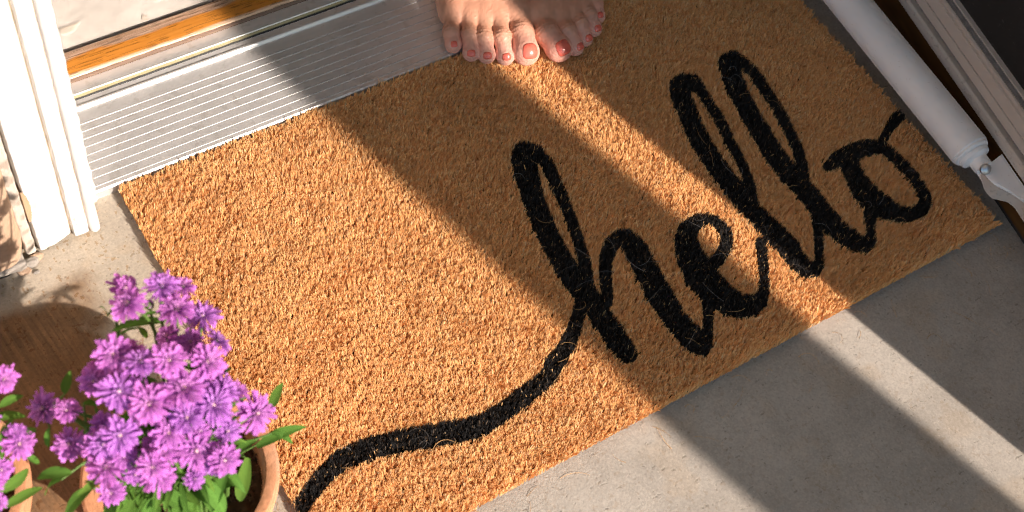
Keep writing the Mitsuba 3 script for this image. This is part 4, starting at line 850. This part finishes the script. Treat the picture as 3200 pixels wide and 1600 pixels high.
def aster(key, label, cx, cy, flowers, leaves, n_small, seed, n_base=20):
    t = thing(key, label, 'flower', 'purple asters in terracotta pots'); r = np.random.default_rng(seed)
    stems = []
    order = list(range(len(flowers)))
    for i in order:
        x, y, z, s = flowers[i]
        p1 = np.array([x, y, z]); out = np.array([x-cx, y-cy, 0])
        n = np.array([0, 0, 1.0]) + out*7.5 + np.array([0.02, -0.24, 0.0]) + r.normal(0, 0.26, 3)
        n /= np.linalg.norm(n)
        v = FL_VAR[(i*4 + 1) % 6] if s > 0.0165 else FL_VAR[6 + i % 3]
        M = frame_of(n, r.uniform(0, 6.28), s*1.13, p1.tolist())
        fk = part(t, 'flower', {**v[0], 'to_world': M}, 'purple bloom in shade behind the others' if i == 0 and seed == 3 else None)
        part(fk, 'centre', {**v[1], 'to_world': M}); part(fk, 'calyx', {**CUP, 'to_world': M})
        p0 = np.array([cx + r.normal(0, 0.012) + out[0]*0.25, cy + r.normal(0, 0.012) + out[1]*0.25, 0.086])
        q1 = p0 + np.array([out[0]*0.10, out[1]*0.10, (z-0.086)*0.45]); q2 = p1 - n*0.05
        tt = np.linspace(0, 1, 12)[:, None]; pe = p1 - n*s*0.09
        c = (1-tt)**3*p0 + 3*(1-tt)**2*tt*q1 + 3*(1-tt)*tt**2*q2 + tt**3*pe
        part(t, 'stem', mikit.ply(tube(c, np.linspace(0.0019, 0.0010, 12), 7), 'm_stem', smooth=60)); stems.append(c)
    for i, (ax_, ay, az, bx, by, bz, w) in enumerate(leaves):
        m, c = leaf_mesh((ax_, ay, az), (bx, by, bz), w, seed=seed*100+i, sag=0.10)
        part(t, 'leaf', mikit.ply(m, 'm_leaf', smooth=True, color=c))
        # petiole back to the nearest stem
        best = min((np.linalg.norm(p - np.array([ax_, ay, az])), tuple(p - np.array([0, 0, 0.012]))) for c_ in stems for p in c_)
        if best[0] > 0.004:
            e = np.array(best[1]); a = np.array([ax_, ay, az]); part(t, 'leaf_stalk', mikit.ply(tube([e, (e+a)/2 + [0, 0, 0.003], a], [0.0011, 0.0009, 0.0007], 6), 'm_stem', smooth=60))
    for i in range(n_small):
        c = stems[r.integers(len(stems))]; u = r.uniform(0.12, 0.93); k = int(u*11); p = c[k]
        a = r.uniform(0, 2*math.pi); L = r.uniform(0.014, 0.034)*(1.15 - 0.45*u); el = r.normal(0.42, 0.32)
        if p[0] > -0.055 and math.cos(a) > 0.5: L *= 0.5
        d = np.array([math.cos(a)*math.cos(el), math.sin(a)*math.cos(el), math.sin(el)])
        m, cc = leaf_mesh(p, p + d*L, L*r.uniform(0.17, 0.27), seed=seed*1000+i, sag=r.uniform(0.02, 0.16), nu=8)
        part(t, 'leaf', mikit.ply(m, 'm_leaf', smooth=True, color=cc))
    for i in range(n_base):      # leafy skirt over the pot rim
        a = r.uniform(-2.9, 0.1); q = r.uniform(0.018, 0.045); p = np.array([cx + q*math.cos(a), cy + q*math.sin(a), r.uniform(0.135, 0.20)])
        L = r.uniform(0.020, 0.036)*(0.6 if math.cos(a) > 0.6 else 1.0); el = r.normal(0.15, 0.35)
        d = np.array([math.cos(a)*math.cos(el), math.sin(a)*math.cos(el), math.sin(el)])
        m, cc = leaf_mesh(p, p + d*L, L*r.uniform(0.14, 0.22), seed=seed*3000+i, sag=r.uniform(0.05, 0.2), nu=9)
        part(t, 'leaf', mikit.ply(m, 'm_leaf', smooth=True, color=cc))
        part(t, 'leaf_stalk', mikit.ply(tube([[cx + 0.3*q*math.cos(a), cy + 0.3*q*math.sin(a), p[2]-0.03], p], [0.0012, 0.0008], 6), 'm_stem', smooth=60))
    return t, stems
t1, st1 = aster('aster_plant', 'large bushy purple aster in full bloom with green leaves, in the right terracotta pot', -0.0788, -0.3270, FLOWERS, LEAVES, 250, 3, 70)
t2, st2 = aster('aster_plant_001', 'smaller purple aster cut off by the left edge of the picture', -0.2449, -0.2510, FLOWERS_SIDE, LEAVES_SIDE, 90, 5)
# buds
for i, (x, y, z, s) in enumerate(((-0.0700, -0.3610, 0.262, 0.0032), (-0.1420, -0.2950, 0.236, 0.0030), (-0.0620, -0.2680, 0.262, 0.0032))):
    b = trimesh.creation.icosphere(subdivisions=2, radius=1.0); v = b.vertices*np.array([s, s, s*1.25])*(0.9 + 0.2*meshkit.noise(b.vertices*5, i))[:, None]
    k = part(t1, 'bud', mikit.ply(trimesh.Trimesh(v + [x, y, z], b.faces, process=False), 'm_stem', smooth=True), 'green bud just opening pink')
    part(k, 'tip', {**FL_VAR[6][0], 'to_world': frame_of((0.1, -0.3, 1), i, s*2.0, [x, y, z + s*0.9])})
    part(t1, 'stem', mikit.ply(tube([[x, y, z-0.004], [x*0.7-0.3*0.0788, y*0.7-0.3*0.327, z-0.06], [-0.0788, -0.327, 0.09]], [0.0009, 0.0012, 0.0016], 6), 'm_stem', smooth=60))
